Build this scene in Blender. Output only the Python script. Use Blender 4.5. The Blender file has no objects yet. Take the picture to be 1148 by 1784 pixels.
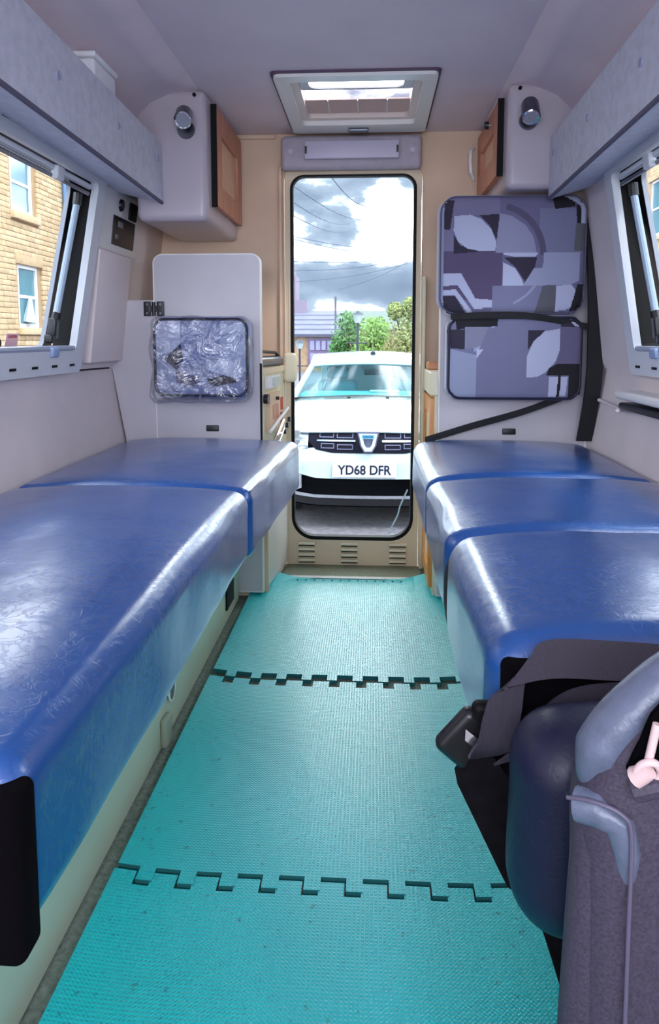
import bpy, bmesh, math, random
from mathutils import Vector, Matrix, noise
random.seed(7)
C = bpy.context.scene.collection
PI = math.pi
# ------------------------------------------------------------------ camera
F = 1250.0; PH = math.atan(131/1250); TH = math.atan(76/1250*math.cos(PH)); CH = 0.95
cam = bpy.data.cameras.new('camera'); co = bpy.data.objects.new('camera', cam); C.objects.link(co)
co.location = (0, 0, CH); co.rotation_euler = (PI/2-PH, 0, TH)
cam.sensor_fit = 'VERTICAL'; cam.sensor_height = 36; cam.lens = F/1784*36
cam.shift_y = -(892-721)/1784; cam.clip_start = 0.02; cam.clip_end = 500
bpy.context.scene.camera = co
# ------------------------------------------------------------------ world
SKY_STRENGTH = 9.0
vs = bpy.context.scene.view_settings
vs.view_transform = 'Standard'; vs.look = 'None'; vs.gamma = 1; vs.use_curve_mapping = False
vs.exposure = 1.08
w = bpy.data.worlds.new('sky'); bpy.context.scene.world = w; w.use_nodes = True
nt = w.node_tree; nt.nodes.clear()
def nd(t, **k):
    n = nt.nodes.new(t)
    for a, b in k.items(): setattr(n, a, b)
    return n
out = nd('ShaderNodeOutputWorld'); bg = nd('ShaderNodeBackground'); tc = nd('ShaderNodeTexCoord')
SKY_SEED = 20.4
mp = nd('ShaderNodeMapping'); mp.inputs['Scale'].default_value = (1, 1, 1.9)
n1 = nd('ShaderNodeTexNoise'); n1.noise_dimensions = '4D'; n1.inputs['W'].default_value = SKY_SEED; n1.inputs['Scale'].default_value = 5.2; n1.inputs['Detail'].default_value = 7; n1.inputs['Roughness'].default_value = .52
r1 = nd('ShaderNodeValToRGB'); els = r1.color_ramp.elements
els[0].position = .36; els[0].color = (.13, .17, .26, 1); els[1].position = .62; els[1].color = (1, 1, 1, 1)
for p_, c_ in ((.45, (.20, .25, .35, 1)), (.52, (.36, .42, .54, 1)), (.57, (.80, .86, .95, 1))): e = els.new(p_); e.color = c_
st_ = nd('ShaderNodeMapRange'); st_.inputs['From Min'].default_value = .50; st_.inputs['From Max'].default_value = .63; st_.inputs['To Min'].default_value = 0.95; st_.inputs['To Max'].default_value = SKY_STRENGTH
nt.links.new(tc.outputs['Generated'], mp.inputs['Vector']); nt.links.new(mp.outputs[0], n1.inputs['Vector'])
nt.links.new(n1.outputs['Fac'], r1.inputs[0]); nt.links.new(r1.outputs[0], bg.inputs['Color']); nt.links.new(n1.outputs['Fac'], st_.inputs[0]); nt.links.new(st_.outputs[0], bg.inputs['Strength'])
nt.links.new(bg.outputs[0], out.inputs[0])
sd = bpy.data.lights.new('sun', 'SUN'); sd.energy = 1.3; sd.angle = math.radians(6); sd.color = (1, .95, .86)
so = bpy.data.objects.new('sun', sd); C.objects.link(so)
so.rotation_euler = Vector((-.50, .62, -1.15)).to_track_quat('-Z', 'Y').to_euler()
# daylight through the cab windscreen behind the camera
ad = bpy.data.lights.new('windscreen_daylight', 'AREA'); ad.shape = 'RECTANGLE'; ad.size = 1.36; ad.size_y = .66; ad.energy = 15; ad.color = (.80, .86, 1)
ao = bpy.data.objects.new('windscreen_daylight', ad); C.objects.link(ao)
ao.location = (-.08, -1.04, 1.27); ao.rotation_euler = Vector((0, 1, -.12)).to_track_quat('-Z', 'Y').to_euler()

# ------------------------------------------------------------------ materials
def lin(c):
    return tuple((x/255/12.92 if x/255 <= .04045 else ((x/255+.055)/1.055)**2.4) for x in c)
MATS = {}
def mat(name, rgb, rough=.6, metal=0, spec=.5, coat=0, noise_s=0, noise_a=.15, bump=0, bump_s=60, bump_k='noise', emit=0, dist=.002, detail=5):
    if name in MATS: return MATS[name]
    m = bpy.data.materials.new(name); m.use_nodes = True; t = m.node_tree; b = t.nodes['Principled BSDF']
    col = lin(rgb) + (1,)
    b.inputs['Base Color'].default_value = col; b.inputs['Roughness'].default_value = rough; b.inputs['Metallic'].default_value = metal
    b.inputs['Specular IOR Level'].default_value = spec; b.inputs['Coat Weight'].default_value = coat; b.inputs['Coat Roughness'].default_value = .12
    tcn = t.nodes.new('ShaderNodeTexCoord')
    if noise_s:
        n = t.nodes.new('ShaderNodeTexNoise'); n.inputs['Scale'].default_value = noise_s; n.inputs['Detail'].default_value = 4
        r = t.nodes.new('ShaderNodeValToRGB'); a = 1-noise_a; z = 1+noise_a
        r.color_ramp.elements[0].position = .3; r.color_ramp.elements[1].position = .7
        r.color_ramp.elements[0].color = tuple(min(1, c*a) for c in col[:3])+(1,); r.color_ramp.elements[1].color = tuple(min(1, c*z) for c in col[:3])+(1,)
        t.links.new(tcn.outputs['Object'], n.inputs['Vector']); t.links.new(n.outputs['Fac'], r.inputs[0]); t.links.new(r.outputs[0], b.inputs['Base Color'])
    if bump:
        if bump_k == 'noise':
            n = t.nodes.new('ShaderNodeTexNoise'); n.inputs['Scale'].default_value = bump_s; n.inputs['Detail'].default_value = detail
        elif bump_k == 'voronoi':
            n = t.nodes.new('ShaderNodeTexVoronoi'); n.inputs['Scale'].default_value = bump_s
        elif bump_k == 'wave':
            n = t.nodes.new('ShaderNodeTexWave'); n.inputs['Scale'].default_value = bump_s; n.inputs['Distortion'].default_value = 2
        bp = t.nodes.new('ShaderNodeBump'); bp.inputs['Strength'].default_value = bump; bp.inputs['Distance'].default_value = dist
        t.links.new(tcn.outputs['Object'], n.inputs['Vector']); t.links.new(n.outputs[0], bp.inputs['Height']); t.links.new(bp.outputs[0], b.inputs['Normal'])
    if emit:
        b.inputs['Emission Color'].default_value = col; b.inputs['Emission Strength'].default_value = emit
    MATS[name] = m; return m

def wood(name, rgb, rgb2, scale=14):
    m = mat(name, rgb, .45); t = m.node_tree; b = t.nodes['Principled BSDF']
    tcn = t.nodes.new('ShaderNodeTexCoord'); mpn = t.nodes.new('ShaderNodeMapping'); mpn.inputs['Scale'].default_value = (1, 1, .12)
    n = t.nodes.new('ShaderNodeTexNoise'); n.inputs['Scale'].default_value = scale*4; n.inputs['Detail'].default_value = 6
    r = t.nodes.new('ShaderNodeValToRGB'); r.color_ramp.elements[0].color = lin(rgb)+(1,); r.color_ramp.elements[1].color = lin(rgb2)+(1,)
    r.color_ramp.elements[0].position = .35; r.color_ramp.elements[1].position = .65
    t.links.new(tcn.outputs['Object'], mpn.inputs[0]); t.links.new(mpn.outputs[0], n.inputs['Vector']); t.links.new(n.outputs[0], r.inputs[0]); t.links.new(r.outputs[0], b.inputs['Base Color'])
    return m

def glass(name, tint, gloss=.08, rough=.02):
    m = bpy.data.materials.new(name); m.use_nodes = True; t = m.node_tree; t.nodes.clear()
    o = t.nodes.new('ShaderNodeOutputMaterial'); mx = t.nodes.new('ShaderNodeMixShader'); tr = t.nodes.new('ShaderNodeBsdfTransparent'); g = t.nodes.new('ShaderNodeBsdfGlossy')
    lw = t.nodes.new('ShaderNodeLayerWeight'); fr = t.nodes.new('ShaderNodeMath'); fr.operation = 'POWER'; fr.inputs[1].default_value = 5; t.links.new(lw.outputs['Facing'], fr.inputs[0])
    tr.inputs[0].default_value = tint+(1,); g.inputs['Roughness'].default_value = rough
    mt = t.nodes.new('ShaderNodeMath'); mt.operation = 'MULTIPLY_ADD'; mt.inputs[1].default_value = .45; mt.inputs[2].default_value = gloss*.16
    t.links.new(fr.outputs[0], mt.inputs[0]); t.links.new(mt.outputs[0], mx.inputs[0]); t.links.new(tr.outputs[0], mx.inputs[1]); t.links.new(g.outputs[0], mx.inputs[2]); t.links.new(mx.outputs[0], o.inputs[0])
    MATS[name] = m; return m

def vinyl(name, rgb, rough=.3):
    """creased blue vinyl: broad soft folds plus fine creases, all as bump"""
    m = mat(name, rgb, rough, spec=.5, coat=.75); t = m.node_tree; b = t.nodes['Principled BSDF']
    b.inputs['Coat Roughness'].default_value = .26
    tcn = t.nodes.new('ShaderNodeTexCoord')
    big = t.nodes.new('ShaderNodeTexNoise'); big.inputs['Scale'].default_value = 9; big.inputs['Detail'].default_value = 2
    warp = t.nodes.new('ShaderNodeTexNoise'); warp.inputs['Scale'].default_value = 26; warp.inputs['Detail'].default_value = 5; warp.inputs['Distortion'].default_value = 2.2
    rg = t.nodes.new('ShaderNodeValToRGB'); rg.color_ramp.elements[0].position = .46; rg.color_ramp.elements[1].position = .5
    rg.color_ramp.elements[0].color = (1, 1, 1, 1); rg.color_ramp.elements[1].color = (0, 0, 0, 1); e = rg.color_ramp.elements.new(.54); e.color = (1, 1, 1, 1)
    fine = t.nodes.new('ShaderNodeTexNoise'); fine.inputs['Scale'].default_value = 120; fine.inputs['Detail'].default_value = 6
    for n in (big, warp, fine): t.links.new(tcn.outputs['Object'], n.inputs['Vector'])
    t.links.new(warp.outputs[0], rg.inputs[0])
    b1 = t.nodes.new('ShaderNodeBump'); b1.inputs['Strength'].default_value = .10; b1.inputs['Distance'].default_value = .02
    b2 = t.nodes.new('ShaderNodeBump'); b2.inputs['Strength'].default_value = .16; b2.inputs['Distance'].default_value = .0022
    b3 = t.nodes.new('ShaderNodeBump'); b3.inputs['Strength'].default_value = .3; b3.inputs['Distance'].default_value = .0008
    t.links.new(big.outputs[0], b1.inputs['Height']); t.links.new(rg.outputs[0], b2.inputs['Height']); t.links.new(fine.outputs[0], b3.inputs['Height'])
    t.links.new(b1.outputs[0], b2.inputs['Normal']); t.links.new(b2.outputs[0], b3.inputs['Normal']); t.links.new(b3.outputs[0], b.inputs['Normal'])
    t.links.new(b1.outputs[0], b.inputs['Coat Normal'])
    return m

def foam(name, rgb):
    """turquoise foam with a woven emboss"""
    m = mat(name, rgb, .30, spec=.75); t = m.node_tree; b = t.nodes['Principled BSDF']
    tcn = t.nodes.new('ShaderNodeTexCoord'); sp = t.nodes.new('ShaderNodeSeparateXYZ'); t.links.new(tcn.outputs['Object'], sp.inputs[0])
    def math_(op, a, bb=None):
        n = t.nodes.new('ShaderNodeMath'); n.operation = op
        for i, v in enumerate((a, bb)):
            if v is None: continue
            if isinstance(v, (int, float)): n.inputs[i].default_value = v
            else: t.links.new(v, n.inputs[i])
        return n.outputs[0]
    k = 2*PI/.0072
    sx = math_('SINE', math_('MULTIPLY', sp.outputs[0], k)); sy = math_('SINE', math_('MULTIPLY', sp.outputs[1], k*1.05))
    h = math_('ADD', math_('MULTIPLY', math_('MULTIPLY', sx, sy), .6), math_('MULTIPLY', sy, .4))
    bp = t.nodes.new('ShaderNodeBump'); bp.inputs['Strength'].default_value = .6; bp.inputs['Distance'].default_value = .0011; b.inputs['Coat Weight'].default_value = .3; b.inputs['Coat Roughness'].default_value = .33
    t.links.new(h, bp.inputs['Height']); t.links.new(bp.outputs[0], b.inputs['Normal'])
    n = t.nodes.new('ShaderNodeTexNoise'); n.inputs['Scale'].default_value = 60; n.inputs['Detail'].default_value = 8
    r = t.nodes.new('ShaderNodeValToRGB'); c = lin(rgb)
    r.color_ramp.elements[0].position = .27; r.color_ramp.elements[0].color = tuple(x*.45 for x in c)+(1,); r.color_ramp.elements[1].position = .36; r.color_ramp.elements[1].color = c+(1,)
    t.links.new(tcn.outputs['Object'], n.inputs['Vector']); t.links.new(n.outputs[0], r.inputs[0]); t.links.new(r.outputs[0], b.inputs['Base Color'])
    return m

def vcol(name, rough=.85):
    m = bpy.data.materials.new(name); m.use_nodes = True; t = m.node_tree; b = t.nodes['Principled BSDF']
    a = t.nodes.new('ShaderNodeVertexColor'); a.layer_name = 'print'; t.links.new(a.outputs[0], b.inputs['Base Color']); b.inputs['Roughness'].default_value = rough
    tcn = t.nodes.new('ShaderNodeTexCoord'); n = t.nodes.new('ShaderNodeTexNoise'); n.inputs['Scale'].default_value = 400
    bp = t.nodes.new('ShaderNodeBump'); bp.inputs['Strength'].default_value = .3; bp.inputs['Distance'].default_value = .001
    t.links.new(tcn.outputs['Object'], n.inputs['Vector']); t.links.new(n.outputs[0], bp.inputs['Height']); t.links.new(bp.outputs[0], b.inputs['Normal'])
    MATS[name] = m; return m

LINING = mat('wall_lining', (220, 207, 207), .8, noise_s=7, noise_a=.04, bump=.25, bump_s=160, dist=.001)
CEIL = mat('ceiling_lining', (222, 206, 214), .75, noise_s=5, noise_a=.05, bump=.2, bump_s=140, dist=.001)
REAR = mat('rear_lining', (216, 188, 162), .65, noise_s=6, noise_a=.04)
GEL = mat('gelcoat', (184, 174, 182), .28, spec=.5)
PANELM = mat('panel_laminate', (192, 186, 192), .42, noise_s=9, noise_a=.03)
EDGE = mat('white_edge_trim', (226, 224, 222), .35)
PELM = mat('grey_felt', (200, 202, 214), .9, noise_s=40, noise_a=.09, bump=.5, bump_s=300, dist=.0015)
FRAMEW = mat('window_frame_plastic', (205, 208, 214), .4)
BLACK = mat('black_rubber', (9, 8, 10), .6, spec=.2)
BLACKP = mat('black_plastic', (20, 19, 24), .35)
DARKIN = mat('dark_inside', (6, 6, 9), 1, spec=.03)
STRAP = mat('belt_webbing', (58, 52, 66), .6, bump=.6, bump_s=260, bump_k='wave', dist=.0008)
STRAPB = mat('black_belt_webbing', (16, 13, 20), .7, bump=.5, bump_s=260, bump_k='wave', dist=.0008)
BLUE = vinyl('blue_vinyl', (24, 76, 144), .27)
NAVY = vinyl('navy_vinyl', (9, 11, 50), .5); NAVY.node_tree.nodes['Principled BSDF'].inputs['Coat Weight'].default_value = .1
FOAM = foam('turquoise_foam', (0, 190, 194))
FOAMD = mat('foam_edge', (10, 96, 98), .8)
CARPET = mat('grey_carpet', (120, 132, 120), .95, noise_s=120, noise_a=.3, bump=.8, bump_s=500, dist=.002)
CREAM = mat('cream_paint', (222, 214, 186), .5, noise_s=20, noise_a=.03)
BASEM = mat('bench_base_board', (196, 208, 186), .5)
ORANGE = wood('orange_wood', (205, 132, 66), (224, 160, 92))
REDWOOD = wood('reddish_wood', (178, 116, 92), (200, 138, 110))
PINKW = wood('pale_wood_panel', (205, 160, 130), (216, 176, 146))
CHROME = mat('chrome', (220, 225, 230), .12, metal=1)
STEEL = mat('grey_metal', (120, 122, 132), .3, metal=.9)
LENS = mat('spot_lens', (150, 150, 160), .15, spec=.8)
WHITEP = mat('white_plastic', (232, 232, 236), .35)
GREYL = mat('light_grey_felt_panel', (172, 164, 176), .8, noise_s=40, noise_a=.06)
DIFF = mat('light_diffuser', (188, 182, 204), .3)
GLASSC = glass('clear_glass', (.94, .98, .97), .015)
GLASSW = glass('acrylic_pane', (.90, .93, .95), .07)
PLASTICF = glass('clear_plastic_film', (.93, .94, .97), 1.1, .12)
def crinkle(m):
    t = m.node_tree; g = [n for n in t.nodes if n.type == 'BSDF_GLOSSY'][0]
    tcn = t.nodes.new('ShaderNodeTexCoord'); n = t.nodes.new('ShaderNodeTexNoise'); n.inputs['Scale'].default_value = 14; n.inputs['Detail'].default_value = 4; n.inputs['Distortion'].default_value = 1.5
    bp = t.nodes.new('ShaderNodeBump'); bp.inputs['Strength'].default_value = 1; bp.inputs['Distance'].default_value = .03
    t.links.new(tcn.outputs['Object'], n.inputs['Vector']); t.links.new(n.outputs[0], bp.inputs['Height']); t.links.new(bp.outputs[0], g.inputs['Normal'])
crinkle(PLASTICF)

# ------------------------------------------------------------------ mesh helpers
class MB:
    def __init__(s): s.v = []; s.f = []
    def add(s, v, f):
        o = len(s.v); s.v += [tuple(p) for p in v]; s.f += [tuple(i+o for i in q) for q in f]; return s
    def box(s, x0, x1, y0, y1, z0, z1, r=0, n=2):
        c = ((x0+x1)/2, (y0+y1)/2, (z0+z1)/2); h = (abs(x1-x0)/2, abs(y1-y0)/2, abs(z1-z0)/2)
        if r <= 0:
            v = [(c[0]+a*h[0], c[1]+b*h[1], c[2]+d*h[2]) for a in (-1, 1) for b in (-1, 1) for d in (-1, 1)]
            return s.add(v, [(0, 1, 3, 2), (4, 6, 7, 5), (0, 4, 5, 1), (2, 3, 7, 6), (0, 2, 6, 4), (1, 5, 7, 3)])
        v, f = rbox(h, r, n); return s.add([(p[0]+c[0], p[1]+c[1], p[2]+c[2]) for p in v], f)
    def tube(s, pts, r, n=8, closed=False):
        pts = [Vector(p) for p in pts]; m = len(pts); rings = []; up = None
        for i, p in enumerate(pts):
            a = pts[(i-1) % m] if (i > 0 or closed) else p; b = pts[(i+1) % m] if (i < m-1 or closed) else p
            t = (b-a).normalized()
            if up is None:
                up = Vector((0, 0, 1)) if abs(t.z) < .9 else Vector((1, 0, 0))
            u = t.cross(up).normalized(); w_ = u.cross(t).normalized(); up = w_
            rr_ = r[i] if isinstance(r, (list, tuple)) else r
            rings.append([p+(u*math.cos(2*PI*k/n)+w_*math.sin(2*PI*k/n))*rr_ for k in range(n)])
        v = [q for R in rings for q in R]; f = []
        for i in range(m if closed else m-1):
            j = (i+1) % m
            for k in range(n): f.append((i*n+k, i*n+(k+1) % n, j*n+(k+1) % n, j*n+k))
        if not closed: f.append(tuple(range(n))[::-1]); f.append(tuple((m-1)*n+k for k in range(n)))
        return s.add(v, f)
    def cyl(s, a, b, r, r2=None, n=20):
        return s.tube([a, b], [r, r2 if r2 is not None else r], n)
    def prism(s, poly, M, d):
        """poly in local xy, extruded by d along local z, placed by M"""
        n = len(poly); v = [M @ Vector((p[0], p[1], 0)) for p in poly]+[M @ Vector((p[0], p[1], d)) for p in poly]
        f = [tuple(range(n))[::-1], tuple(range(n, 2*n))]+[(i, (i+1) % n, n+(i+1) % n, n+i) for i in range(n)]
        return s.add(v, f)
    def ring(s, o, i, M, d):
        n = len(o); v = []
        for z in (0, d):
            v += [M @ Vector((p[0], p[1], z)) for p in o]+[M @ Vector((p[0], p[1], z)) for p in i]
        f = []
        for k in range(n):
            l = (k+1) % n
            f += [(k, n+k, n+l, l), (2*n+k, 2*n+l, 3*n+l, 3*n+k), (k, l, 2*n+l, 2*n+k), (n+k, 3*n+k, 3*n+l, n+l)]
        return s.add(v, f)
    def ribbon(s, pts, wid, th=.002, n=6):
        """pts: list of (center, width direction); smooth strip of given width"""
        P_ = [Vector(p[0]) for p in pts]; W = [Vector(p[1]).normalized() for p in pts]
        def cr(A, i, t):
            a, b, c, d = (A[max(0, i-1)], A[i], A[i+1], A[min(len(A)-1, i+2)])
            return .5*((2*b)+(c-a)*t+(2*a-5*b+4*c-d)*t*t+(3*b-a-3*c+d)*t**3)
        Q = []
        for i in range(len(P_)-1):
            for k in range(n): Q.append((cr(P_, i, k/n), cr(W, i, k/n).normalized()))
        Q.append((P_[-1], W[-1])); v = []; f = []
        for i, (p, w_) in enumerate(Q):
            t = (Q[min(i+1, len(Q)-1)][0]-Q[max(i-1, 0)][0]).normalized(); nn = t.cross(w_).normalized()*th/2
            v += [p-w_*wid/2-nn, p+w_*wid/2-nn, p+w_*wid/2+nn, p-w_*wid/2+nn]
            if i:
                a = (i-1)*4; b = i*4
                for k in range(4): f.append((a+k, a+(k+1) % 4, b+(k+1) % 4, b+k))
        f.append((3, 2, 1, 0)); m = len(v); f.append((m-4, m-3, m-2, m-1))
        return s.add(v, f)
    def lean(s):
        s.v = [(p[0]-.012+(p[2]-1.35)*.125, p[1], p[2]) for p in s.v]; return s
    def build(s, name, m, parent=None, smooth=True, ang=35, deform=None):
        off = parent['_o'] if parent is not None and '_o' in parent else (parent.parent['_o'] if parent is not None and parent.parent and '_o' in parent.parent else (0, 0, 0))
        vv = s.v
        if deform: vv = [deform(Vector(p)) for p in vv]
        vv = [(p[0]-off[0], p[1]-off[1], p[2]-off[2]) for p in vv]
        me = bpy.data.meshes.new(name); me.from_pydata(vv, [], s.f); me.update()
        b = bmesh.new(); b.from_mesh(me); bmesh.ops.remove_doubles(b, verts=b.verts, dist=1e-6); bmesh.ops.recalc_face_normals(b, faces=b.faces); b.to_mesh(me); b.free()
        if smooth: me.shade_smooth(); me.set_sharp_from_angle(angle=math.radians(ang))
        if m: me.materials.append(m)
        o = bpy.data.objects.new(name, me); C.objects.link(o)
        if parent is not None: o.parent = parent
        return o

def rbox(h, r, n=2, sub=0):
    """rounded box centred at 0; sub = max length of a flat cell (0: none)"""
    r = min(r, min(h)*.999)
    def samp(H):
        a = [H-r+r*math.tan(PI/4*k/n) for k in range(1, n+1)]
        inner = H-r; m = max(1, int(math.ceil(2*inner/sub))) if sub else 1
        mid = [-inner+2*inner*k/m for k in range(m+1)]
        return [-x for x in a[::-1]]+mid+a
    S = [samp(x) for x in h]; idx = {}; V = []; Fc = []
    def vid(p):
        k = tuple(round(x, 7) for x in p)
        if k not in idx:
            c = Vector([max(-(h[i]-r), min(h[i]-r, p[i])) for i in range(3)]); d = Vector(p)-c
            q = c+d.normalized()*r if d.length > 0 else c
            idx[k] = len(V); V.append(tuple(q))
        return idx[k]
    for ax in range(3):
        a, b = [(1, 2), (2, 0), (0, 1)][ax]
        for sg in (-1, 1):
            for i in range(len(S[a])-1):
                for j in range(len(S[b])-1):
                    q = []
                    for (ii, jj) in ((i, j), (i+1, j), (i+1, j+1), (i, j+1)):
                        p = [0, 0, 0]; p[ax] = sg*h[ax]; p[a] = S[a][ii]; p[b] = S[b][jj]; q.append(vid(p))
                    if sg < 0: q = q[::-1]
                    q = [x for k, x in enumerate(q) if x != q[k-1]]
                    if len(q) > 2: Fc.append(tuple(q))
    return V, Fc
def rr(x0, x1, y0, y1, r, n=6):
    rs = r if isinstance(r, (list, tuple)) else (r,)*4; P_ = []
    for (cx, cy, a, q) in ((x1, y1, 0, rs[0]), (x0, y1, 90, rs[1]), (x0, y0, 180, rs[2]), (x1, y0, 270, rs[3])):
        ox = cx-q if cx == x1 else cx+q; oy = cy-q if cy == y1 else cy+q
        for k in range(n+1):
            t = math.radians(a+90*k/n); P_.append((ox+q*math.cos(t), oy+q*math.sin(t)))
    return P_
def fr(o, u, v):
    """frame matrix: origin o, local x=u, local y=v"""
    u = Vector(u).normalized(); v = Vector(v).normalized(); w_ = u.cross(v).normalized(); v = w_.cross(u)
    return Matrix(((u.x, v.x, w_.x, o[0]), (u.y, v.y, w_.y, o[1]), (u.z, v.z, w_.z, o[2]), (0, 0, 0, 1)))
XZ = lambda y: fr((0, y, 0), (1, 0, 0), (0, 0, 1))       # local z = -Y
def thing(name, label, cat, loc=(0, 0, 0), group=None):
    o = bpy.data.objects.new(name, None); C.objects.link(o); o.location = loc; o['_o'] = list(loc); o['label'] = label; o['category'] = cat; o.empty_display_size = .05
    if group: o['group'] = group
    return o
def tag(o, label, cat, group=None):
    o['label'] = label; o['category'] = cat
    if group: o['group'] = group
    return o
def struct(o, label=None):
    o['kind'] = 'structure'
    if label: o['label'] = label
    return o
def text(s, size, name, m, parent, M, ext=.0006, align='CENTER', sx=1):
    cu = bpy.data.curves.new(name, 'FONT'); cu.body = s; cu.size = size; cu.extrude = ext; cu.align_x = align; cu.align_y = 'CENTER'; cu.offset = size*.025
    t = bpy.data.objects.new(name, cu); me = bpy.data.meshes.new_from_object(t); bpy.data.objects.remove(t)
    off = Vector(parent['_o']) if '_o' in parent else Vector((0, 0, 0))
    for vtx in me.vertices: vtx.co = (M @ Vector((vtx.co.x*sx, vtx.co.y, vtx.co.z)))-off
    me.name = name; me.materials.append(m); o = bpy.data.objects.new(name, me); C.objects.link(o); o.parent = parent; return o

CX = -.08; YR = 2.97; YF = -1.0; ZC = 1.77
# ------------------------------------------------------------------ van shell (the setting)
PROF = [(.80, -.02), (.81, .30), (.83, .58), (.866, .845), (.850, .868), (.775, 1.472), (.762, 1.55), (.72, 1.665), (.66, 1.722), (.59, 1.752), (.50, 1.766), (.0, ZC)]
def side(sg, wy0, wy1, name):
    def X(o): return CX+sg*o
    m = MB(); ys = sorted(set([YF, wy0, wy1, YR]+[-.80, -.25]+[i*.25 for i in range(-2, 12)]))
    for i in range(len(PROF)-2):
        a, b = PROF[i], PROF[i+1]
        for j in range(len(ys)-1):
            y0, y1 = ys[j], ys[j+1]
            if i == 4 and y0 >= wy0-1e-6 and y1 <= wy1+1e-6: continue
            if i == 4 and y0 >= -.80-1e-6 and y1 <= -.25+1e-6: continue      # cab door window
            e0, e1 = (-.026, .050) if i == 4 and abs(y0-wy1) < 1e-6 else (0, 0)      # the opening's far edge leans
            m.add([(X(a[0]), y0+e0, a[1]), (X(a[0]), y1, a[1]), (X(b[0]), y1, b[1]), (X(b[0]), y0+e1, b[1])], [(0, 1, 2, 3)])
    o = struct(m.build(name, LINING, ang=50)); o.data.materials.append(CEIL)
    for pl in o.data.polygons: pl.material_index = 1 if pl.center.z > 1.56 else 0
    s = o.modifiers.new('t', 'SOLIDIFY'); s.thickness = .03; s.offset = -1 if sg < 0 else -1
    return o
WL = (.80, 2.17); WR = (.80, 2.13)
wl = side(-1, WL[0], WL[1], 'wall_left'); wr = side(1, WR[0], WR[1], 'wall_right')
# solid shell: push thickness outward
for o, sg in ((wl, -1), (wr, 1)):
    me = o.data; nrm = sum((p.normal.x for p in me.polygons))/len(me.polygons)
    o.modifiers['t'].offset = -1 if nrm*sg < 0 else 1
m = MB(); m.add([(CX-.50, YF, 1.765), (CX-.50, YR, 1.765), (CX, YR, ZC), (CX, YF, ZC), (CX+.50, YR, 1.765), (CX+.50, YF, 1.765)], [(0, 1, 2, 3), (3, 2, 4, 5)])
# ceiling with roof-hatch opening
HX0, HX1, HY0, HY1 = -.285, .165, 2.32, 2.87
m = MB(); o_ = rr(CX-.505, CX+.505, YF, YR, .001, 4); i_ = rr(HX0, HX1, HY0, HY1, .02, 4)
m.ring(o_, i_, fr((0, 0, 1.767), (1, 0, 0), (0, 1, 0)), .03); ceil = struct(m.build('ceiling', CEIL))
m = MB(); m.box(CX-.80, CX+.80, YF, YR, -.04, -.012); floor = struct(m.build('floor', CARPET))
# rear wall around the door
m = MB(); m.ring(rr(CX-.90, CX+.90, -.04, 1.80, .001, 4), rr(CX-.70, CX+.70, .92, 1.62, .06, 4), XZ(YF), .03); struct(m.build('wall_front', LINING))
DX0, DX1, DZ1 = -.365, .195, 1.64
m = MB(); m.ring(rr(CX-.90, CX+.90, -.04, 1.80, .001, 4), rr(DX0, DX1, -.012, DZ1, (.05, .05, .005, .005), 4), XZ(YR+.03), .03); struct(m.build('wall_rear', REAR))
m = MB()
for z0 in (1.766,): m.box(CX-.5, DX0-.03, YR-.012, YR-.001, z0-.018, z0, .004); 
struct(m.build('trim_rear', REAR))
# rear door
d = bpy.data.objects.new('door_rear', None); C.objects.link(d); d.location = (0, 0, 0); d['_o'] = [0, 0, 0]; d['kind'] = 'structure'; d.name = 'door_1'
GX0, GX1, GZ0, GZ1 = -.332, .165, .112, 1.60
m = MB(); m.ring(rr(DX0+.004, DX1-.004, -.005, DZ1-.004, (.045, .045, .005, .005), 6), rr(GX0, GX1, GZ0, GZ1, (.05, .05, .09, .09), 6), XZ(YR+.012), .024); m.build('door_panel', mat('door_paint', (218, 200, 172), .5), d)
m = MB(); m.ring(rr(GX0-.006, GX1+.006, GZ0-.007, GZ1+.004, (.055, .055, .096, .096), 8), rr(GX0+.006, GX1-.006, GZ0+.008, GZ1-.004, (.045, .045, .085, .085), 8), XZ(YR+.014), .032); m.build('gasket', BLACK, d)
m = MB(); m.prism(rr(GX0+.002, GX1-.002, GZ0+.002, GZ1-.002, (.05, .05, .09, .09), 8), XZ(YR+.006), .004); m.build('pane', GLASSC, d)
m = MB(); m.ring(rr(GX0-.014, GX1+.014, GZ0-.016, GZ1+.01, (.06, .06, .1, .1), 8), rr(GX0-.006, GX1+.006, GZ0-.007, GZ1+.004, (.055, .055, .096, .096), 8), XZ(YR-.010), .006); m.build('trim_ring', MATS['door_paint'], d)
for cx in (-.275, -.095, .108):
    for k in range(4):
        z = .088-k*.024
        m = MB(); m.box(cx-.038, cx+.038, YR-.026, YR-.011, z-.008, z+.008, .006, 3); lo = m.build('louvre', CREAM, d)
        m = MB(); m.box(cx-.034, cx+.034, YR-.0275, YR-.024, z-.0085, z-.004, .001); m.build('slot', BLACK, lo)
m = MB(); m.box(-.368, -.312, YR-.055, YR-.012, .772, .892, .018, 4); m.build('latch_box', CREAM, d)
# side post right of the door
m = MB(); m.box(.196, .212, YR-.03, YR+.0, -.01, 1.2, .004); struct(m.build('trim_1', CREAM))
m = MB(); m.box(DX0-.02, DX0-.006, YR-.02, YR, -.01, 1.64, .004); struct(m.build('trim_2', REAR))
# carpeted step edge in front of the door
m = MB(); m.box(-.36, .20, 2.80, YR-.012, -.013, -.004, .002); struct(m.build('trim_3', mat('grey_green_lino', (128, 132, 112), .8, noise_s=90, noise_a=.12)))
m = MB(); m.box(-.345, .245, 2.755, 2.80, -.012, .001, .003); struct(m.build('trim_4', EDGE))

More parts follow.
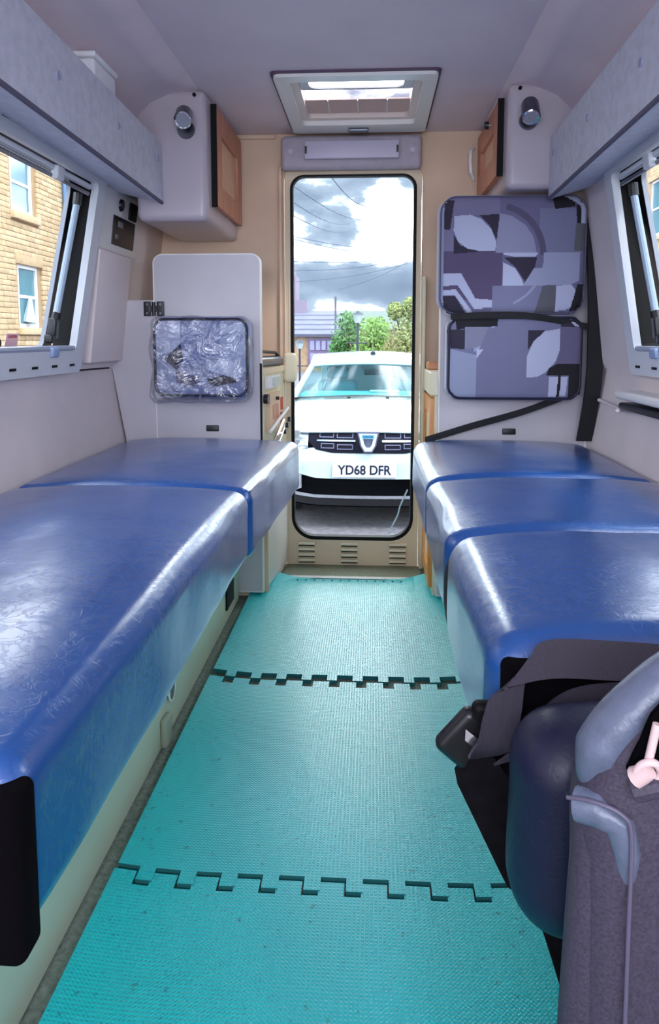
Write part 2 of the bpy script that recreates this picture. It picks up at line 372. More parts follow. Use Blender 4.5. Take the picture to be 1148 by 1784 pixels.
# ------------------------------------------------------------------ side windows
def window(sg, y0, y1, nm):
    A = Vector((CX+sg*.851, 0, .862)); B = Vector((CX+sg*.774, 0, 1.478)); L = (B-A).length
    up = (B-A).normalized(); u = Vector((0, 1, 0))
    w_ = bpy.data.objects.new(nm, None); C.objects.link(w_); w_['_o'] = [0, 0, 0]; w_['kind'] = 'structure'
    inward = Vector((-sg, 0, 0)); nrm = u.cross(up)
    dsg = 1 if nrm.dot(inward) > 0 else -1
    M = fr((A.x, 0, A.z), u, up)
    o0, o1 = y0-.05, y1+.05
    def sh(P_, b=-.030, tp=.055): return [(p[0]+(b+(tp-b)*p[1]/L if p[0] > (y0+y1)/2 else 0), p[1]) for p in P_]
    m = MB(); m.ring(sh(rr(o0, o1, -.012, L+.004, .022)), sh(rr(y0+.02, y1-.008, .055, L-.055, .02)), M, dsg*.022); f = m.build('window_frame', FRAMEW, w_, ang=50)
    # reveal
    M2 = fr(Vector((A.x, 0, A.z))-Vector((0, 0, 0))+nrm*dsg*.0, u, up)
    m = MB(); m.ring(sh(rr(y0-.0, y1+.002, .02, L-.03, .02)), sh(rr(y0+.02, y1-.008, .055, L-.055, .02)), M2, -dsg*.05); m.build('reveal', BLACK, w_)
    # opening pane, hinged at the top and pushed slightly out
    hinge = Vector((A.x, 0, A.z))+up*(L-.05)-nrm*dsg*.05
    tilt = math.radians(5)
    upo = (up*math.cos(tilt)+(nrm*dsg)*math.sin(tilt)).normalized()
    M3 = fr(hinge-upo*(L-.09), u, upo)
    m = MB(); m.prism(sh(rr(y0+.03, y1-.025, 0, L-.09, .03), .035, .05), M3, -dsg*.006); pane = m.build('pane', GLASSW, w_)
    m = MB(); m.ring(sh(rr(y0+.0, y1-.0, -.03, L-.06, .02), .03, .05), sh(rr(y0+.045, y1-.06, .004, L-.105, .035), .035, .045), M3, dsg*.012); m.build('seal', BLACK, w_)
    m = MB(); m.ring(sh(rr(y0+.043, y1-.058, .002, L-.103, .037), .035, .045), sh(rr(y0+.046, y1-.061, .006, L-.107, .033), .035, .045), M3, dsg*.013); m.build('pane_rim', mat('acrylic_rim', (150, 156, 166), .4), w_)
    def pt(y, t, dpt): return M @ Vector((y, t, dpt*dsg))
    # blind cassette at the top and slide rail at the bottom
    m = MB(); m.tube([pt(y0+.02, L-.075, .012), pt(y1-.01, L-.075, .012)], .009); m.build('blind_rail', FRAMEW, w_)
    m = MB(); m.tube([pt(y0+.02, L-.095, .010), pt(y1-.01, L-.095, .010)], .006); m.build('blind_cord_rail', STEEL, w_)
    m = MB(); m.tube([pt(y0+.02, .06, .012), pt(y1-.01, .06, .012)], .010); m.build('sill_rail', mat('rail_grey', (150, 158, 178), .4), w_)
    for yy in (y1-.24,):
        m = MB(); v, ff = rbox((.022, .018, .010), .005); m.add([M @ (Vector(p)+Vector((yy, L-.085, .020*dsg))) for p in v], ff); m.build('rail_clip', FRAMEW, w_)
        m = MB(); v, ff = rbox((.022, .014, .010), .005); m.add([M @ (Vector(p)+Vector((yy+.06, .052, .020*dsg))) for p in v], ff); m.build('rail_clip', mat('clip_blue_grey', (140, 160, 195), .4), w_)
    for k in range(7):
        for t in (L-.022, .012):
            yy = y1-.05-k*.12
            m = MB(); v, ff = rbox((.016, .0035, .003), .001); m.add([M @ (Vector(p)+Vector((yy, t, .0215*dsg))) for p in v], ff); m.build('slot', BLACK, w_)
    # gas stay and hinge block
    m = MB(); m.tube([pt(y1-.032, L-.13, -.012), pt(y1-.070, .16, -.03)], .010, 10); m.build('stay_rod', mat('stay_grey', (150, 168, 186), .35), w_)
    m = MB(); m.tube([pt(y1-.032, L-.135, -.012), pt(y1-.030, L-.10, -.012)], .013, 10)
    m.tube([pt(y1-.070, .16, -.028), pt(y1-.085, .12, -.028), pt(y1-.080, .09, -.028)], .014, 8)
    v, ff = rbox((.014, .03, .012), .004); m.add([M @ (Vector(p)+Vector((y1-.100, .115, -.022*dsg))) for p in v], ff)
    v, ff = rbox((.012, .012, .012), .004); m.add([M @ (Vector(p)+Vector((y1-.120, .085, -.022*dsg))) for p in v], ff); m.build('stay_bracket', BLACKP, w_)
    # lever handle on the pane
    m = MB(); v, ff = rbox((.055, .010, .010), .008, 3); m.add([M3 @ (Vector(p)+Vector((y1-.35, .028, .012*dsg))) for p in v], ff); m.cyl(M3 @ Vector((y1-.32, .026, 0)), M3 @ Vector((y1-.32, .026, .028*dsg)), .014); m.build('handle', BLACKP, w_)
    return w_, M, M3, dsg, L
w1, ML, ML3, dl, LL = window(-1, WL[0], WL[1], 'window_1')
w2, MR, MR3, dr, LR = window(1, WR[0], WR[1], 'window_2')
# caution sticker on the left pane
st = MB(); st.prism(rr(WL[1]-.235, WL[1]-.165, .010, .050, .001, 1), ML3, dl*.001); so_ = st.build('caution_sticker', mat('pink_sticker', (240, 196, 204), .6), w1)
text('CAUTION', .011, 'caution_lettering', mat('red_ink', (176, 36, 50), .6), w1, ML3 @ Matrix.Translation((WL[1]-.20, .041, .0015*dl)) @ Matrix.Rotation(0 if dl > 0 else PI, 4, 'Y'), .0002)
# right wall ledge under the window
m = MB(); m.box(CX+.79, CX+.87, 1.2, 2.16, .775, .80, .01, 3); struct(m.build('trim_5', EDGE)); m = MB(); m.box(CX+.80, CX+.87, 1.2, 2.15, .745, .765, .008, 3); struct(m.build('trim_6', BLACKP))
m = MB(); m.tube([(CX+.80, 2.15, .74), (CX+.835, 2.22, .735), (CX+.838, 2.45, .745)], .006); struct(m.build('trim_7', LINING))
m = MB(); m.tube([(CX-.862, 2.21, .85), (CX-.864, 2.52, .846)], .003); struct(m.build('trim_8', BLACK))

# ------------------------------------------------------------------ pelmet shelves
def pelmet(sg, xo, y1, label):
    t = thing('overhead_shelf', label, 'shelf', (CX+sg*xo, 1.3, 1.39)); X = CX+sg*xo
    m = MB(); v, f = rbox((.008, 1.35, .10), .004, 2, .1)
    def D(p):
        k = (y1-p[1])/1.0
        z = p[2]
        return (X+p[0], p[1], z+k*.035*(1 if z > 1.5 else .9))
    m.add([D((p[0], p[1]+y1-1.35, p[2]*.97+1.495)) for p in v], f); a = m.build('fascia', PELM, t)
    m = MB(); m.add([(X, y1, 1.40), (X, 0, 1.47), (CX+sg*.79, 0, 1.50), (CX+sg*.79, y1, 1.44), (X, y1, 1.412), (X, 0, 1.482), (CX+sg*.79, 0, 1.512), (CX+sg*.79, y1, 1.452)], [(0, 1, 2, 3), (7, 6, 5, 4), (0, 3, 7, 4), (1, 5, 6, 2), (0, 4, 5, 1), (3, 2, 6, 7)])
    m.build('shelf_board', PELM, t)
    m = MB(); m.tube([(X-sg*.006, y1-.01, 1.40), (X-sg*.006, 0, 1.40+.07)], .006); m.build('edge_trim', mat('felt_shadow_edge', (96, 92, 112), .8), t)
    for yy in (1.62, 2.0, 2.36):
        m = MB(); m.cyl((X-sg*.012, yy, 1.53), (X-sg*.006, yy, 1.53), .010, .010, 12); m.build('screw_cap', mat('cap_grey', (160, 162, 188), .5), t)
    return t
pelmet(-1, .63, 2.42, 'long blue-grey felt overhead shelf on the left, above the window')
pelmet(1, .65, 2.42, 'long blue-grey felt overhead shelf on the right, above the window')
t = thing('storage_tub', 'small white box standing on the left overhead shelf', 'box', (-.775, 1.98, 1.47))
m = MB(); m.box(-.82, -.725, 1.90, 2.06, 1.46, 1.675, .01, 3); m.build('tub_body', WHITEP, t); m = MB(); m.box(-.825, -.72, 1.895, 2.065, 1.675, 1.69, .005, 2); m.build('lid', WHITEP, t)

# ------------------------------------------------------------------ overhead cupboards in the rear corners
def cupboard(sg, xo, label, z0, spot, xo2=.715):
    Xi = CX+sg*xo; Xo = CX+sg*xo2; xa, xb = min(Xi, Xo), max(Xi, Xo)
    t = thing('corner_cupboard', label, 'cupboard', ((Xi+Xo)/2, 2.7, z0))
    m = MB(); v, f = rbox(((xb-xa)/2, .275, (1.765-z0)/2), .022, 4, .08); m.add([(p[0]+(xa+xb)/2, p[1]+2.694, p[2]+(1.763+z0)/2) for p in v], f); m.build('body', GEL, t)
    q0, q1 = sorted((Xo-sg*.03, CX+sg*.79)); m = MB(); m.box(q0, q1, 2.421, 2.965, 1.50, 1.762, .02, 3); m.build('upper_body', GEL, t)
    # framed wooden door on the aisle side
    def M(y): return fr((Xi-sg*.001, 0, 0), (0, 1, 0), (0, 0, 1))
    M = fr((Xi-sg*.002, 0, 0), (0, 1, 0), (0, 0, 1)); ds = -sg
    m = MB(); m.ring(rr(2.50, 2.955, z0+.06, 1.735, .004, 2), rr(2.58, 2.875, z0+.135, 1.655, .004, 2), M, .018*ds); dd = m.build('door', REDWOOD, t)
    m = MB(); m.prism(rr(2.575, 2.88, z0+.13, 1.66, .001, 1), M, .007*ds); m.build('door_panel', PINKW, dd)
    m = MB(); m.box(Xi-sg*.02, Xi-sg*.0, 2.494, 2.502, z0+.055, 1.74); m.build('shadow_gap', BLACK, t)
    m = MB(); m.cyl((Xi+sg*.035, 2.4195, 1.745), (Xi+sg*.035, 2.412, 1.745), .006, .006, 10); m.build('screw', BLACK, t)
    # reading spotlight
    sx, sz, tip = spot
    s = thing('spotlight', 'small chrome reading spotlight on the %s corner cupboard' % ('left' if sg < 0 else 'right'), 'lamp', (sx, 2.41, sz), 'reading spotlights')
    m = MB(); m.cyl((sx, 2.419, sz), (sx, 2.408, sz), .030, .028, 24); m.build('base', STEEL, s)
    a = Vector((sx-.004*sg, 2.385, sz+.045)); b = a+Vector(tip)
    m = MB(); m.tube([a-(b-a)*.04, a, a+(b-a)*.15, b], [.016, .023, .027, .028], 24); m.build('shade', mat('spot_body', (84, 84, 100), .3, metal=.6), s)
    dirv = (b-a).normalized()
    m = MB(); u_ = dirv.orthogonal().normalized(); v_ = dirv.cross(u_)
    m.tube([b+(u_*math.cos(2*PI*k/24)+v_*math.sin(2*PI*k/24))*.024+dirv*.001 for k in range(24)], .004, 6, True); m.build('rim', CHROME, s)
    m = MB(); m.cyl(b, b+dirv*.002, .022, .022, 24); m.build('lens', LENS, s)
    m = MB(); m.cyl((sx, 2.41, sz), tuple(a+(b-a)*.3), .007, .007, 10); m.build('swivel', STEEL, s)
    return t
cupboard(-1, .475, 'moulded grey overhead cupboard in the left rear corner with a reddish wood side door', 1.345, (-.620, 1.635, (.008, -.055, -.040)))
cupboard(1, .508, 'moulded grey overhead cupboard in the right rear corner above the patterned cushions', 1.435, (.492, 1.645, (-.002, -.04, -.055)), .76)
k_ = thing('knob_hook', 'black knob hook on the right corner cupboard', 'hook', (.40, 2.62, 1.69))
m = MB(); m.cyl((.428, 2.66, 1.70), (.400, 2.66, 1.70), .008, .008, 12); m.build('stem', CHROME, k_); m = MB(); m.cyl((.402, 2.66, 1.70), (.388, 2.66, 1.70), .015, .012, 16); m.build('knob', BLACKP, k_)
m = MB(); m.tube([(.392, YR-.01, 1.70), (.378, YR-.035, 1.68), (.376, YR-.04, 1.64), (.38, YR-.035, 1.60), (.394, YR-.01, 1.58)], .007, 10)
tag(m.build('grab_handle', WHITEP), 'curved white grab handle on the rear wall right of the door', 'handle')

# ------------------------------------------------------------------ roof hatch and light valance
t = thing('roof_hatch', 'white framed skylight hatch in the ceiling in front of the rear door', 'skylight', (CX, 2.6, 1.765))
MZ = fr((0, 0, 1.768), (1, 0, 0), (0, 1, 0))
m = MB(); m.ring(rr(HX0-.03, HX1+.03, HY0-.03, HY1+.035, .02), rr(HX0+.015, HX1-.015, HY0+.02, HY1-.07, .02), MZ, -.018); m.build('frame', EDGE, t, ang=50)
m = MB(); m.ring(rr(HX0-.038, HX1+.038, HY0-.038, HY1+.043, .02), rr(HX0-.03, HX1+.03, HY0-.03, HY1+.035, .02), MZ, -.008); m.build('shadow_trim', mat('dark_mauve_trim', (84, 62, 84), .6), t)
m = MB(); m.ring(rr(HX0+.010, HX1-.010, HY0+.012, HY1-.06, .02), rr(HX0+.04, HX1-.04, HY0+.05, HY1-.10, .02), MZ, .05); m.build('upstand', mat('upstand_cream', (230, 214, 206), .5), t)
m = MB(); v, f = rbox(((HX1-HX0)/2-.0, (HY1-HY0)/2-.02, .03), .025, 4); m.add([(p[0]+(HX0+HX1)/2, p[1]+(HY0+HY1)/2, p[2]+1.855) for p in v if True], f); m.build('dome', glass('smoked_dome', (.86, .84, .86), .05), t)
m = MB(); m.ring(rr(HX0+.03, HX1-.03, HY0+.04, HY0+.17, .03), rr(HX0+.07, HX1-.07, HY0+.06, HY0+.155, .03), fr((0, 0, 1.775), (1, 0, 0), (0, 1, 0)), .006); m.build('blind_frame', FRAMEW, t)
m = MB(); m.box(HX0+.03, HX1-.03, HY0+.30, HY1-.09, 1.785, 1.789)
m.build('fly_screen', mat('screen_pink', (214, 186, 178), .8), t)
for k in range(3):
    m = MB(); x = HX0+.12+.105*k; m.box(x-.002, x+.002, HY0+.30, HY1-.09, 1.781, 1.785); m.build('rib', EDGE, t)
m = MB(); m.box(-.098, -.022, HY1-.035, HY1-.005, 1.738, 1.750, .004, 3); m.build('catch', STEEL, t)
t = thing('light_valance', 'mauve-grey valance panel with a strip light above the rear door', 'lamp', (-.09, 2.93, 1.62))
m = MB(); v, f = rbox((.279, .022, .066), .02, 4); m.add([(p[0]-.092, p[1]+2.935, p[2]+1.682) for p in v], f); m.build('valance', GREYL, t)
m = MB(); m.box(-.275, .098, 2.895, 2.914, 1.652, 1.722, .006, 3); lf = m.build('light_fitting', DIFF, t)
for x in (-.268, .090): m = MB(); m.box(x-.004, x+.004, 2.893, 2.897, 1.672, 1.70, .001); m.build('end_clip', BLACKP, lf)
for x in (-.33, .148): m = MB(); m.cyl((x, 2.913, 1.685), (x, 2.909, 1.685), .010, .010, 14); m.build('screw_cap', mat('cap_pale', (190, 182, 200), .4), t)

# ------------------------------------------------------------------ control box on the left wall
t = thing('control_box', 'white control box with black switch panel beside the left window', 'switchboard', (-.875, 2.46, 1.25))
def leanx(p): return (p[0]-(1.25-p[2])*.12 if False else p[0], p[1], p[2])
m = MB(); m.box(-.92, -.852, 2.28, 2.66, 1.235, 1.45, .012, 3); m.lean().build('housing', mat('box_white', (220, 218, 218), .45), t)
m = MB(); m.box(-.853, -.848, 2.39, 2.60, 1.265, 1.36, .002); sp = m.lean().build('switch_panel', BLACKP, t)
m = MB(); m.box(-.849, -.845, 2.43, 2.47, 1.325, 1.345, .001); m.lean().build('switch', mat('grey_btn', (110, 112, 118), .4), sp)
m = MB(); m.box(-.849, -.845, 2.41, 2.435, 1.285, 1.300, .001); m.lean().build('switch', mat('grey_btn', (110, 112, 118), .4), sp)
m = MB(); m.cyl((-.853, 2.45, 1.40), (-.846, 2.45, 1.40), .021, .019, 24); g_ = m.lean().build('socket', BLACKP, t); m = MB(); m.cyl((-.847, 2.45, 1.40), (-.8445, 2.45, 1.40), .010, .010, 16); m.lean().build('socket_pin', STEEL, g_)
m = MB(); v, f = rbox((.006, .035, .030), .012, 3); m.add([(p[0]-.849, p[1]+2.565, p[2]+1.395) for p in v], f); m.lean().build('vent', BLACK, t)
m = MB(); m.box(-.925, -.895, 2.26, 2.56, .87, 1.235, .006, 2)
for v_i in range(len(m.v)): p = m.v[v_i]; m.v[v_i] = (p[0]+(p[2]-.87)*.125-.012, p[1], p[2])
tag(m.build('wall_panel', LINING), 'upright padded trim panel under the control box on the left wall', 'panel')

# ------------------------------------------------------------------ partitions at the end of the benches
t = thing('partition', 'pale laminate partition at the far end of the left bench', 'partition', (-.65, 2.56, 0))
m = MB(); m.prism([(-.895, .02), (-.895, .56), (-.945, .85), (-.915, 1.087), (-.785, 1.087), (-.785, .02)], XZ(2.575), .022); m.build('side_panel', PANELM, t)
m = MB(); m.prism(rr(-.781, -.402, .02, 1.245, (.03, .03, .002, .002)), XZ(2.575), .022); fl = m.build('tall_panel', PANELM, t)
m = MB(); m.ring(rr(-.785, -.398, .016, 1.249, (.034, .034, .002, .002)), rr(-.781, -.402, .02, 1.245, (.03, .03, .002, .002)), XZ(2.578), .028); m.build('edge_trim', EDGE, t)
m = MB(); m.box(-.404, -.396, 2.549, 2.552, .55, .862); m.build('shadow_line', BLACK, t)
h = MB()
for s_ in (-1, 1): h.box(-.783+s_*.024-.013, -.783+s_*.024+.013, 2.545, 2.552, 1.03, 1.082, .002)
h.cyl((-.783, 2.546, 1.03), (-.783, 2.546, 1.08), .006); h.box(-.80, -.766, 2.546, 2.551, 1.045, 1.067); hb = h.build('hinge', BLACKP, t)
for s_ in (-1, 1):
    for z in (1.04, 1.072): m = MB(); m.cyl((-.783+s_*.024, 2.5455, z), (-.783+s_*.024, 2.543, z), .004, .004, 8); m.build('screw', STEEL, hb)
m = MB(); m.box(-.602, -.556, 2.548, 2.554, .616, .638, .003, 2); m.build('socket', BLACKP, t)
t = thing('partition', 'pale laminate partition behind the patterned cushions at the far end of the right bench', 'partition', (.5, 2.56, 0))
m = MB(); m.prism(rr(.236, .745, .02, 1.40, (.03, .03, .002, .002)), XZ(2.575), .022); m.build('panel', PANELM, t)
m = MB(); m.prism([(.745, .02), (.745, 1.40), (.70, 1.42), (.79, .85), (.755, .56)], XZ(2.580), .020); m.build('side_panel', PANELM, t)
m = MB(); m.ring(rr(.232, .749, .016, 1.404, (.034, .034, .002, .002)), rr(.236, .745, .02, 1.40, (.03, .03, .002, .002)), XZ(2.578), .028); m.build('edge_trim', EDGE, t)
m = MB(); m.box(.458, .505, 2.548, 2.554, .612, .634, .003, 2); m.build('socket', BLACKP, t)

# ------------------------------------------------------------------ printed cushions
def inpoly(x, y, P_):
    c = False; j = len(P_)-1
    for i in range(len(P_)):
        xi, yi = P_[i]; xj, yj = P_[j]
        if (yi > y) != (yj > y) and x < (xj-xi)*(y-yi)/(yj-yi+1e-12)+xi: c = not c
        j = i
    return c
DK = (44, 38, 56); BK = (22, 20, 28); MV = (100, 94, 124); PU = (86, 74, 104); GR = (124, 124, 148); LG = (148, 152, 180); LT = (176, 180, 206); GY = (92, 92, 100)
def arc(cx, cy, r0, r1, a0, a1, n=16):
    return [(cx+r1*math.cos(math.radians(a0+(a1-a0)*k/n)), cy+r1*math.sin(math.radians(a0+(a1-a0)*k/n))) for k in range(n+1)]+[(cx+r0*math.cos(math.radians(a1+(a0-a1)*k/n)), cy+r0*math.sin(math.radians(a1+(a0-a1)*k/n))) for k in range(n+1)]
UP = [([(190, 60), (430, 60), (430, 155), (230, 155), (230, 310), (190, 310)], (118, 112, 142)),
      ([(160, 60), (190, 60), (190, 600), (160, 600)], LG), ([(190, 85), (232, 90), (215, 215), (192, 215)], DK),
      ([(600, 130), (790, 130), (790, 318), (600, 318)], (116, 118, 146)), ([(190, 310), (443, 310), (443, 520), (190, 520)], PU),
      ([(232, 240), (260, 285), (345, 312), (232, 320)], DK), ([(340, 155), (428, 152), (415, 262), (385, 200)], DK),
      ([(232, 158), (300, 153), (350, 172), (392, 215), (415, 270), (412, 308), (340, 308), (290, 298), (250, 268), (230, 220)], LT),
      ([(428, 148), (480, 160), (540, 200), (575, 250), (590, 318), (413, 316)], (138, 138, 166)),
      ([(445, 318), (598, 318), (585, 336), (500, 336), (450, 326)], LT), ([(450, 338), (592, 338), (580, 400), (545, 445), (500, 380)], DK),
      ([(445, 358), (500, 385), (525, 425), (540, 458), (447, 458)], LT), ([(535, 458), (580, 385), (632, 385), (632, 458)], LG),
      ([(403, 458), (625, 458), (625, 575), (403, 575)], (120, 120, 150)),
      (arc(400, 330, 205, 232, -75, 0), (84, 78, 104)), (arc(400, 330, 222, 232, 0, 65), LG),
      ([(620, 318), (780, 318), (775, 440), (735, 458), (628, 455)], LG), ([(620, 458), (680, 458), (680, 575), (590, 575)], GY),
      ([(680, 460), (745, 455), (772, 490), (765, 530), (735, 562), (680, 572)], LT), ([(770, 455), (800, 455), (790, 560), (740, 575)], BK),
      ([(190, 403), (265, 403), (330, 515), (403, 520), (403, 555), (325, 558), (250, 455), (190, 460)], LT),
      ([(190, 476), (245, 475), (310, 560), (325, 585), (300, 580), (240, 500), (190, 500)], LT), ([(190, 503), (240, 503), (290, 580), (190, 590)], DK),
      ([(648, 66), (690, 66), (750, 100), (752, 122), (665, 132)], BK), ([(690, 66), (760, 66), (808, 100), (806, 192), (780, 192), (776, 118)], LT),
      ([(755, 110), (776, 118), (780, 192), (760, 192)], BK), ([(756, 192), (806, 192), (806, 312), (750, 312)], GY)]
LW = [([(198, 655), (280, 655), (278, 740), (215, 735)], DK), ([(235, 600), (425, 600), (420, 640), (240, 655)], BK), ([(278, 645), (375, 645), (400, 660), (350, 730), (278, 738)], GR),
      (arc(300, 640, 95, 112, 0, 80), LG), ([(556, 657), (630, 657), (556, 740)], DK), ([(695, 652), (697, 740), (680, 790), (640, 835), (600, 858), (552, 860), (553, 770), (580, 705), (630, 662)], LT),
      ([(697, 645), (790, 645), (790, 803), (697, 803), (680, 800), (697, 740)], MV), ([(695, 602), (785, 602), (790, 645), (700, 645)], DK), ([(735, 612), (765, 620), (785, 645), (760, 640)], LT),
      ([(650, 820), (690, 800), (790, 800), (790, 955), (740, 955), (740, 852), (640, 852)], BK), ([(652, 856), (695, 856), (690, 946), (652, 946)], LT), ([(704, 856), (736, 856), (728, 942), (702, 942)], LT), ([(694, 852), (706, 852), (702, 946), (688, 946)], BK),
      ([(200, 735), (330, 765), (330, 960), (200, 960)], (140, 146, 172)), ([(330, 735), (360, 740), (330, 780)], LT), ([(375, 655), (425, 640), (425, 700), (340, 745)], (112, 110, 138))]
PR = vcol('printed_upholstery')
def printed(parent, cx, cz, hx, hz, y, th, uvb, pats, base, border, rad=.05, name='cover', cell=.0022):
    h = (hx, th/2, hz); v, f = rbox(h, rad*.55, 5, cell); 
    mb = MB()
    # outline corners rounded more strongly than the face edge
    def D(p):
        x, yy, z = p; R = rad
        ix = max(-(hx-R), min(hx-R, x)); iz = max(-(hz-R), min(hz-R, z)); dx, dz = x-ix, z-iz; L_ = math.hypot(dx, dz)
        if L_ > 0:
            mx = max(abs(dx), abs(dz)); k = mx/L_; x = ix+dx*k; z = iz+dz*k
        bul = (1-(p[0]/hx)**4)*(1-(p[2]/hz)**4)
        yy2 = yy-(.010*bul if yy < 0 else 0)
        return (x+cx, yy2+y, z+cz)
    mb.add([D(p) for p in v], f); o = mb.build(name, PR, parent, ang=60); me = o.data
    ca = me.color_attributes.new('print', 'FLOAT_COLOR', 'CORNER'); u0, u1, v0, v1 = uvb
    off = parent['_o']
    L2 = [(P_, lin(c), min(q[0] for q in P_), max(q[0] for q in P_), min(q[1] for q in P_), max(q[1] for q in P_)) for P_, c in pats]
    bl = lin(base); bo = lin(border)
    for pl in me.polygons:
        c = pl.center; X_ = (c.x+off[0]-cx)/hx; Z_ = (c.z+off[2]-cz)/hz; Y_ = c.y+off[1]-y
        if Y_ > -th/2+.016: col = bo
        else:
            u = u0+(X_+1)/2*(u1-u0); w__ = v0+(1-Z_)/2*(v1-v0); col = bl
            for P_, cc, a, b, c1, d1 in L2:
                if a <= u <= b and c1 <= w__ <= d1 and inpoly(u, w__, P_): col = cc
        for li in pl.loop_indices: ca.data[li].color = col+(1,)
    return o
t = thing('patterned_cushion', 'large upper seat cushion with grey geometric print strapped to the right partition', 'cushion', (.48, 2.5, 1.03), 'patterned cushions')
printed(t, .461, 1.226, .246, .200, 2.498, .085, (165, 815, 62, 590), UP, (104, 100, 132), (196, 198, 214), .06)
m = MB(); m.tube([(p[0]+.461, 2.462, p[1]+1.226) for p in rr(-.238, .238, -.192, .192, .052)], .0025, 6, True); m.build('piping', mat('piping_dark', (84, 82, 104), .6), t)
t = thing('patterned_cushion', 'smaller lower seat cushion with grey geometric print strapped to the right partition', 'cushion', (.48, 2.5, .74), 'patterned cushions')
printed(t, .476, .884, .228, .143, 2.498, .085, (198, 805, 595, 962), LW, (112, 112, 142), (206, 206, 220), .045)
m = MB(); m.tube([(p[0]+.476, 2.461, p[1]+.884) for p in rr(-.219, .219, -.134, .134, .04)], .006, 6, True); m.build('piping', mat('piping_navy', (24, 24, 48), .6), t)
LP_ = [([(0, 0), (300, 0), (300, 340), (230, 420), (60, 480), (0, 480)], LT), ([(300, 0), (700, 0), (700, 500), (500, 640), (300, 560)], (122, 130, 168)), ([(700, 0), (1000, 0), (1000, 700), (700, 500)], (150, 158, 190)),
       ([(120, 520), (300, 330), (330, 520), (260, 660)], (48, 44, 66)), ([(0, 480), (120, 560), (300, 760), (0, 1000)], (150, 156, 186)), ([(240, 640), (520, 760), (420, 860), (250, 800)], (92, 84, 112)),
       ([(560, 760), (780, 700), (880, 800), (620, 860)], (44, 36, 54)), ([(700, 500), (980, 640), (860, 760), (600, 660)], (176, 182, 208)), ([(300, 860), (1000, 860), (1000, 1000), (300, 1000)], (124, 132, 168))]
t = thing('patterned_cushion', 'grey printed cushion in clear plastic hung on the left partition', 'cushion', (-.61, 2.5, .74), 'patterned cushions')
printed(t, -.597, .885, .172, .142, 2.505, .07, (0, 1000, 0, 1000), LP_, (126, 132, 165), (180, 186, 210), .04, cell=.003)
m = MB(); m.tube([(p[0]-.597, 2.470, p[1]+.885) for p in rr(-.162, .162, -.132, .132, .035)], .0055, 6, True); m.build('piping', mat('piping_navy', (24, 24, 48), .6), t)
# plastic bag
v, f = rbox((.176, .045, .150), .03, 4, .012); mb = MB()
mb.add([(p[0]*(1+.03*math.sin(p[2]*40))-.602+.006*noise.noise(Vector(p)*25), 2.500+p[1]*.98+.010*noise.noise(Vector(p)*18+Vector((4, 1, 2)))-.006, p[2]+.876+.010*noise.noise(Vector(p)*14)) for p in v], f)
tag(mb.build('plastic_bag', PLASTICF), 'crinkled clear plastic bag wrapped round the cushion on the left partition', 'bag')

# ------------------------------------------------------------------ benches
def cushion(name, label, x0, x1, y0, y1, z0, z1, r, m_, cell=.03, bulge=.008, seedv=0, group=None, taper=0):
    t = thing(name, label, 'cushion', ((x0+x1)/2, (y0+y1)/2, z0), group)
    h = ((x1-x0)/2, (y1-y0)/2, (z1-z0)/2); v, f = rbox(h, r, 7, cell); c = ((x0+x1)/2, (y0+y1)/2, (z0+z1)/2)
    mb = MB(); vv = []
    for p in v:
        q = Vector(p); n1_ = noise.noise(Vector((p[0]*5+seedv, p[1]*5, p[2]*5))); n2_ = noise.noise(Vector((p[0]*14, p[1]*9+seedv, p[2]*14)))
        b = (1-min(1, abs(p[0])/h[0])**2.8)*(1-min(1, abs(p[1])/h[1])**16)
        if p[2] > 0: q.z += bulge*b+.004*n1_+.0012*n2_
        dn = max(0, -p[2]/h[2])
        q.x += (.005*n1_+.0015*n2_)*(1 if p[2] < h[2]*.9 else .3)
        q.x += taper*p[1]/h[1]*(1 if p[0] > 0 else 0)
        vv.append(q+Vector(c))
    mb.add(vv, f); o = mb.build('cover', m_, t, ang=70)
    return t, o
gl = 'blue vinyl bench cushions on the left'; gr_ = 'blue vinyl bench cushions on the right'
cl, _ = cushion('bench_cushion', 'very long blue vinyl bench cushion nearest the camera on the left', -.905, -.299, .56, 1.712, .405, .58, .036, BLUE, .025, .024, 1, group=gl)
cl2, _ = cushion('bench_cushion', 'blue vinyl bench cushion at the far end of the left bench by the partition', -.90, -.277, 1.70, 2.545, .405, .582, .030, BLUE, .03, .020, 5, group=gl, taper=.016)
# shade on the near cushion's end, built as a black slab
m = MB(); v, f = rbox((.307, .020, .080), .010, 3); m.add([(p[0]-.605, p[1]+.570, p[2]+.484) for p in v], f); m.build('end_shade', mat('black_end_shade', (6, 4, 8), 1, spec=.08), cl)
cr, _ = cushion('bench_cushion', 'blue vinyl bench cushion at the far end of the right bench by the partition', .142, .742, 1.86, 2.545, .405, .582, .036, BLUE, .03, .020, 9, group=gr_)
cr2, _ = cushion('bench_cushion', 'middle blue vinyl bench cushion on the right bench', .140, .752, 1.335, 1.862, .405, .582, .036, BLUE, .025, .020, 13, group=gr_)
cr3, _ = cushion('bench_cushion', 'nearest and highest blue vinyl bench cushion on the right bench', .135, .752, .80, 1.27, .405, .598, .040, BLUE, .02, .024, 17, group=gr_)
m = MB(); m.box(.150, .60, .785, .83, .425, .583, .012, 3); m.build('end_shade', MATS['black_end_shade'], cr3)  # black slab standing in for the shade on this cushion's near end
m = MB(); m.ribbon([((.165, 1.285, .575), (0, 1, 0)), ((.140, 1.285, .53), (0, 1, 0)), ((.136, 1.277, .47), (0, 1, 0)), ((.142, 1.262, .42), (0, 1, 0))], .045, .004); m.build('dark_fold', BLACK, cr3)

